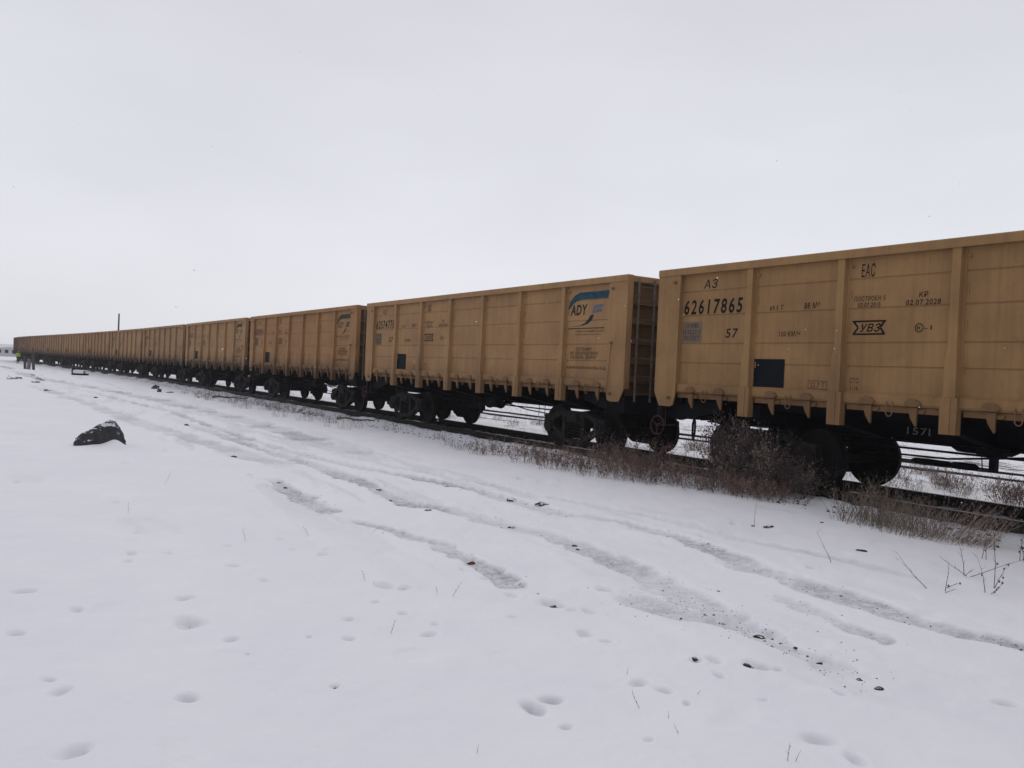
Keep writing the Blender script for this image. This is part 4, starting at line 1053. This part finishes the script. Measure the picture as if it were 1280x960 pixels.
# bare twigs and little stalks poking out of the snow
TW = [(4.93, -7.96, 0.085), (5.03, -7.94, 0.021), (5.55, -7.59, 0.067), (5.71, -7.53, 0.119), (6.34, -8.38, 0.079), (2.94, -7.75, 0.108), (8.17, -7.69, 0.101), (7.75, -7.42, 0.04), (8.18, -7.27, 0.039), (8.36, -7.66, 0.036), (8.54, -7.75, 0.051), (0.96, -9.28, 0.105), (2.98, -8.46, 0.122), (8.23, -8.81, 0.039), (9.04, -7.46, 0.059), (9.02, -7.49, 0.083), (4.51, -2.38, 0.324), (6.27, -3.25, 0.309), (-1.32, -8.45, 0.153)]
for i, (x_, y_, h) in enumerate(TW):
    q = random.Random(i); mb = MB(); pts, d = stem(mb, q, (0, 0, -.02), (q.gauss(0, .3), q.gauss(0, .3), 1), h*1.1+.02, .0018 if h < .2 else .0032, 4, .12, 4)
    if h > .06:
        for c in pts[2:]: bud(mb, q, c, .0035); stem(mb, q, c, (q.gauss(0, .6), q.gauss(0, .6), 1), h*.25, .0012, 2, .2)
    o = mb.build('dry_stalk', M['twig']); o.location = (x_, y_, gz(x_, y_))
    tag(o, 'thin dry stalk poking up through clean snow in the foreground', 'stalk', 'thin stalks in the foreground snow')
big = [((7.42, -3.23), [((-.1, .0), .43, (-.55, -.2)), ((.02, 0), .12, (.6, .2)), ((.02, .05), .30, (-.2, .6))], 'forked bare twig lying low in the snow at right, its left arm rising steeply'),
       ((7.22, -2.42), [((0, 0), .40, (-.12, -.1)), ((.02, 0), .55, (1.0, .35)), ((0, 0), .25, (.6, -.5)), ((.05, 0), .3, (-.7, -.2))], 'spreading bare twig with a long arm to the right, right foreground'),
       ((7.60, -2.60), [((0, 0), .82, (.05, 0)), ((.0, 0), .3, (.3, .1))], 'tall single thin upright stalk near the right edge'),
       ((7.66, -2.88), [((0, 0), .36, (-.25, -.1)), ((.03, 0), .2, (.5, 0))], 'short crooked stalk just left of the tall single stalk'),
       ((7.34, -3.04), [((0, 0), .16, (.8, .3))], 'short broken stick leaning right in the right foreground'),
       ((7.21, -1.26), [((0, 0), .34, (.1, 0)), ((.05, 0), .3, (-.1, .1)), ((0, .05), .26, (.2, .1))], 'dark seed-headed weed cut by the right edge'),
       ((6.95, -1.55), [((0, 0), .5, (.1, 0)), ((.05, 0), .35, (-.3, .1))], 'thin branched weed between grass tufts and right edge')]
for i, ((x_, y_), st, lb) in enumerate(big):
    q = random.Random(200+i); mb = MB()
    for (ox, oy), L, (dx_, dy_) in st:
        pts, d = stem(mb, q, (ox, oy, -.02), (dx_, dy_, .9 if abs(dx_) < .5 else .5), L, .0040, 6, .08, 5)
        for c in pts[2:]:
            if q.random() < .8: stem(mb, q, c, (q.gauss(dx_, .5), q.gauss(dy_, .5), .8), L*.16, .0020, 2, .2, 4)
            if i >= 2 and q.random() < .7: bud(mb, q, c+Vector((q.gauss(0, .01), 0, 0)), .010)
    o = mb.build('bare_twig', M['twig']); o.location = (x_, y_, gz(x_, y_)); tag(o, lb, 'twig')
# fallen branches
def branch(x_, y_, ang, L, r0, lb, seed):
    q = random.Random(seed); mb = MB(); u = Vector((math.cos(ang), math.sin(ang), 0)); pts = []
    for k in range(9): pts.append(u*(L*k/8) + Vector((0, 0, .03+.05*abs(math.sin(k*.9)))) + Vector((-u.y, u.x, 0))*q.gauss(0, .06))
    mb.tube(pts, [r0*(1-.6*k/8) for k in range(9)], 6)
    for c in pts[1:]:
        if q.random() < .7: stem(mb, q, c, (q.gauss(u.x, .8), q.gauss(u.y, .8), .4), L*.16, r0*.4, 4, .2, 4)
    o = mb.build('fallen_branch', M['twig']); o.location = (x_, y_, gz(x_, y_)); tag(o, lb, 'branch')
branch(-15.0, -.45, R(28), 2.2, .035, 'long crooked fallen branch on snow beside the track below the third wagon', 1)
branch(-29.0, -1.2, R(45), 1.9, .05, 'dark fallen branch beside the grey dead bush at left', 2)
branch(-50, -8.0, R(-20), 2.6, .05, 'dark branch lying on the far left snow', 3)

# sparse dead grass beyond the tracks, uncountable
def far_grass():
    q = random.Random(9); mb = MB(); P_ = []
    for _ in range(9000):
        s_ = q.uniform(-22, 70); yo = q.uniform(2.0, 16); 
        if mnoise.noise((s_*.25, yo*.6, 0)) < -.02: continue
        p, th = track(s_, 1.57+yo); P_.append((p.x, p.y))
    zs = ground(np.array([p[0] for p in P_]), np.array([p[1] for p in P_]))[0]
    for (x_, y_), z_ in zip(P_, zs):
        for _k in range(3):
            a, b = q.gauss(0, .05), q.gauss(0, .05); h = q.uniform(.05, .22); w_ = .003
            x1, y1 = x_+q.gauss(0, .05), y_+q.gauss(0, .05)
            mb.add([(x1-w_, y1, z_-.01), (x1+w_, y1, z_-.01), (x1+w_*.5, y1+w_, z_-.01), (x1+a, y1+b, z_+h)], [(0, 1, 3), (1, 2, 3), (2, 0, 3)])
    o = mb.build('dry_grass', M['straw']); tag(o, 'sparse dead grass poking through the snow beyond the tracks', 'grass', kind='stuff')
far_grass()

# ------------------------------------------------------------------ distant things
def posts():
    for i, (x_, y_, h, r_, mt, lb) in enumerate([
        (-80.3, -6.3, 1.2, .12, 'stump', 'leftmost dark stub post near the far end of the train'),
        (-79.0, -6.08, .95, .17, 'stumplight', 'short thick pale post between the two dark stub posts'),
        (-78.0, -5.72, 1.6, .13, 'stump', 'tallest dark stub post, right of the pale one near the train end')]):
        mb = MB(); q = random.Random(i)
        mb.lathe([(r_*1.05, -.3), (r_, .1), (r_*.92, h*.5), (r_*.96, h*.85), (r_*.8, h*.97), (r_*.4, h)], 2, (0, 0, 0), 9)
        o = mb.build('wooden_post', M[mt]); o.location = (x_, y_, gz(x_, y_)); o.rotation_euler = (q.uniform(-.06, .06), q.uniform(-.06, .06), 0)
        tag(o, lb, 'post')
posts()
def trough():
    root = empty('metal_trough', (-65.2, -3.1, gz(-65.2, -3.1)), R(55))
    mb = MB()
    mb.box(-.58, .58, -.28, .28, -.05, .14); mb.box(-.58, -.52, -.28, .28, .141, .50); mb.box(.44, .50, -.28, -.22, .141, .36)
    mb.box(-.58, .42, -.28, -.24, .501, .56); mb.box(-.58, .42, .24, .28, .501, .56)
    mb.build('frame', M['under'], root)
    mb = MB(); mb.prism([(-.5, .142), (.40, .142), (.36, .34), (.1, .42), (-.3, .44), (-.5, .40)], 1, -.22, .22)
    mb.build('snow_fill', M['snow'], root)
    tag(root, 'dark open metal trough filled with snow, alone on the verge at left', 'trough')
trough()
def pole():
    d = Vector((-.99062, .13663, 0)); r_ = 118
    x_, y_ = CAMX + d.x*r_, CAMY + d.y*r_
    mb = MB(); mb.lathe([(.14, -.3), (.13, 1), (.09, 7.08), (.07, 7.15)], 2, (0, 0, 0), 10); root = mb.build('utility_pole', M['pole'], smooth=True)
    root.location = (x_, y_, gz(x_, y_))
    tag(root, 'lone dark pole rising above the wagons on the skyline', 'pole')
pole()
def shed(x_, y_, L, W_, H, rz, mw, mr, lb):
    root = empty('shed', (x_, y_, gz(x_, y_)-.1), rz)
    mb = MB(); mb.box(-L/2, L/2, -W_/2, W_/2, 0, H); mb.build('wall', mw, root)
    mb = MB(); mb.prism([(-W_/2-.3, H+.01), (0, H+.55), (W_/2+.3, H+.01)], 0, -L/2-.3, L/2+.3); mb.build('roof', mr, root)
    mb = MB()
    for k in range(3): mb.box(L/2+.003, L/2+.03, -W_/2+.8+k*1.6, -W_/2+1.6+k*1.6, 1.0, 1.8)
    mb.build('window', M['under'], root)
    mb = MB(); mb.box(L/2+.003, L/2+.04, W_/2-1.7, W_/2-.7, 0, 2.0); mb.build('door', M['shedroof'], root)
    tag(root, lb, 'building')
shed(-246, -1.9, 8, 7.0, 2.1, R(2), M['shed'], M['shed'], 'low whitish shed on the hazy skyline left of the train end')
shed(-262, -8.0, 9, 6.5, 2.6, R(-4), M['shedroof'], M['shedroof'], 'low grey building at the left edge, next to the whitish shed')

# railway worker in a hi-vis jacket by the last wagon
def skin_body(name, verts, edges, radii, m_, parent, root_i=0):
    me = bpy.data.meshes.new(name); me.from_pydata(verts, edges, []); o = bpy.data.objects.new(name, me); COL.objects.link(o)
    sk = o.modifiers.new('skin', 'SKIN'); sv = me.skin_vertices[0].data
    for i, r_ in enumerate(radii): sv[i].radius = (r_, r_) if not isinstance(r_, tuple) else r_; sv[i].use_root = (i == root_i)
    ss_ = o.modifiers.new('sub', 'SUBSURF'); ss_.levels = 1; ss_.render_levels = 1
    dg = bpy.context.evaluated_depsgraph_get(); dg.update(); m2 = bpy.data.meshes.new_from_object(o.evaluated_get(dg)); bpy.data.objects.remove(o)
    m2.materials.clear(); m2.materials.append(m_); m2.name = name
    o = bpy.data.objects.new(name, m2); COL.objects.link(o); o.parent = parent; return o
def person():
    x_, y_ = -119.5, -5.2
    root = empty('person', (x_, y_, gz(x_, y_)), R(-60))
    V = [(0, 0, .95), (0, 0, 1.15), (0, 0, 1.38), (0, 0, 1.50), (0, .01, 1.60), (0, .015, 1.70),
         (.10, 0, .90), (.12, .02, .50), (.12, 0, .08), (.12, .14, .04), (-.10, 0, .90), (-.13, -.04, .50), (-.14, -.05, .08), (-.14, .09, .04),
         (.20, 0, 1.40), (.27, -.02, 1.14), (.27, .08, .92), (.27, .12, .84), (-.20, 0, 1.40), (-.27, -.02, 1.14), (-.27, .08, .92), (-.27, .12, .84)]
    E = [(0,1),(1,2),(2,3),(3,4),(4,5),(0,6),(6,7),(7,8),(8,9),(0,10),(10,11),(11,12),(12,13),(2,14),(14,15),(15,16),(16,17),(2,18),(18,19),(19,20),(20,21)]
    rad = [.14, .13, .15, .055, .09, .085, .085, .06, .045, .04, .085, .06, .045, .04, .06, .045, .035, .035, .06, .045, .035, .035]
    skin_body('body', V, E, rad, M['trouser'], root)
    JV = [(0, 0, .86), (0, 0, 1.1), (0, 0, 1.38), (0, 0, 1.46), (.22, 0, 1.40), (.29, -.02, 1.14), (.29, .08, .95), (-.22, 0, 1.40), (-.29, -.02, 1.14), (-.29, .08, .95)]
    skin_body('hi_vis_jacket', JV, [(0,1),(1,2),(2,3),(2,4),(4,5),(5,6),(2,7),(7,8),(8,9)], [.20, .19, .19, .08, .085, .07, .06, .085, .07, .06], M['hivis'], root)
    mb = MB(); mb.lathe([(.07, -.03), (.093, .0), (.095, .05), (.07, .10), (.02, .12)], 2, (0, .015, 1.70), 12); mb.build('cap', M['trouser'], root, smooth=True)
    mb = MB(); mb.lathe([(.02, 1.55), (.06, 1.58), (.08, 1.64), (.078, 1.70), (.05, 1.745)], 2, (0, .045, 0), 12); mb.build('face', M['skin'], root, smooth=True)
    tag(root, 'worker in yellow green hi-vis jacket standing by the far end of the train', 'person')
person()

# ------------------------------------------------------------------ falling snow: a few flakes in the air
def flakes():
    q = random.Random(31); mb = MB()
    for _ in range(230):
        r_ = q.uniform(4, 26); a = PI - YAW + R(q.uniform(-34, 34)); x_, y_, z_ = CAMX+r_*math.cos(a), CAMY+r_*math.sin(a), q.uniform(.2, 6)
        s_ = q.uniform(.003, .006)
        mb.add([(x_+s_, y_, z_), (x_, y_+s_, z_), (x_-s_, y_, z_), (x_, y_-s_, z_), (x_, y_, z_+s_), (x_, y_, z_-s_)], [(0,1,4),(1,2,4),(2,3,4),(3,0,4),(1,0,5),(2,1,5),(3,2,5),(0,3,5)])
    o = mb.build('snowflakes', simple('falling snow', (.85, .86, .9), .8, var=.02)); tag(o, 'sparse snowflakes falling through the air', 'snow', kind='stuff')
flakes()

# ------------------------------------------------------------------ air
def haze():
    mb = MB(); mb.box(-1650, 1650, -1650, 1650, -2.5, 14)
    m_ = bpy.data.materials.new('haze'); m_.use_nodes = True; nt = m_.node_tree; nt.nodes.clear()
    v = nt.nodes.new('ShaderNodeVolumePrincipled'); v.inputs['Color'].default_value = (.93, .94, .97, 1); v.inputs['Density'].default_value = .0004; v.inputs['Anisotropy'].default_value = .1
    o_ = nt.nodes.new('ShaderNodeOutputMaterial'); nt.links.new(v.outputs[0], o_.inputs['Volume'])
    o = mb.build('haze', m_); tag(o, 'thin snowy haze over the plain', 'haze', kind='stuff')
haze()
# helper property used while copying
for o in bpy.data.objects:
    if '_t' in o: del o['_t']
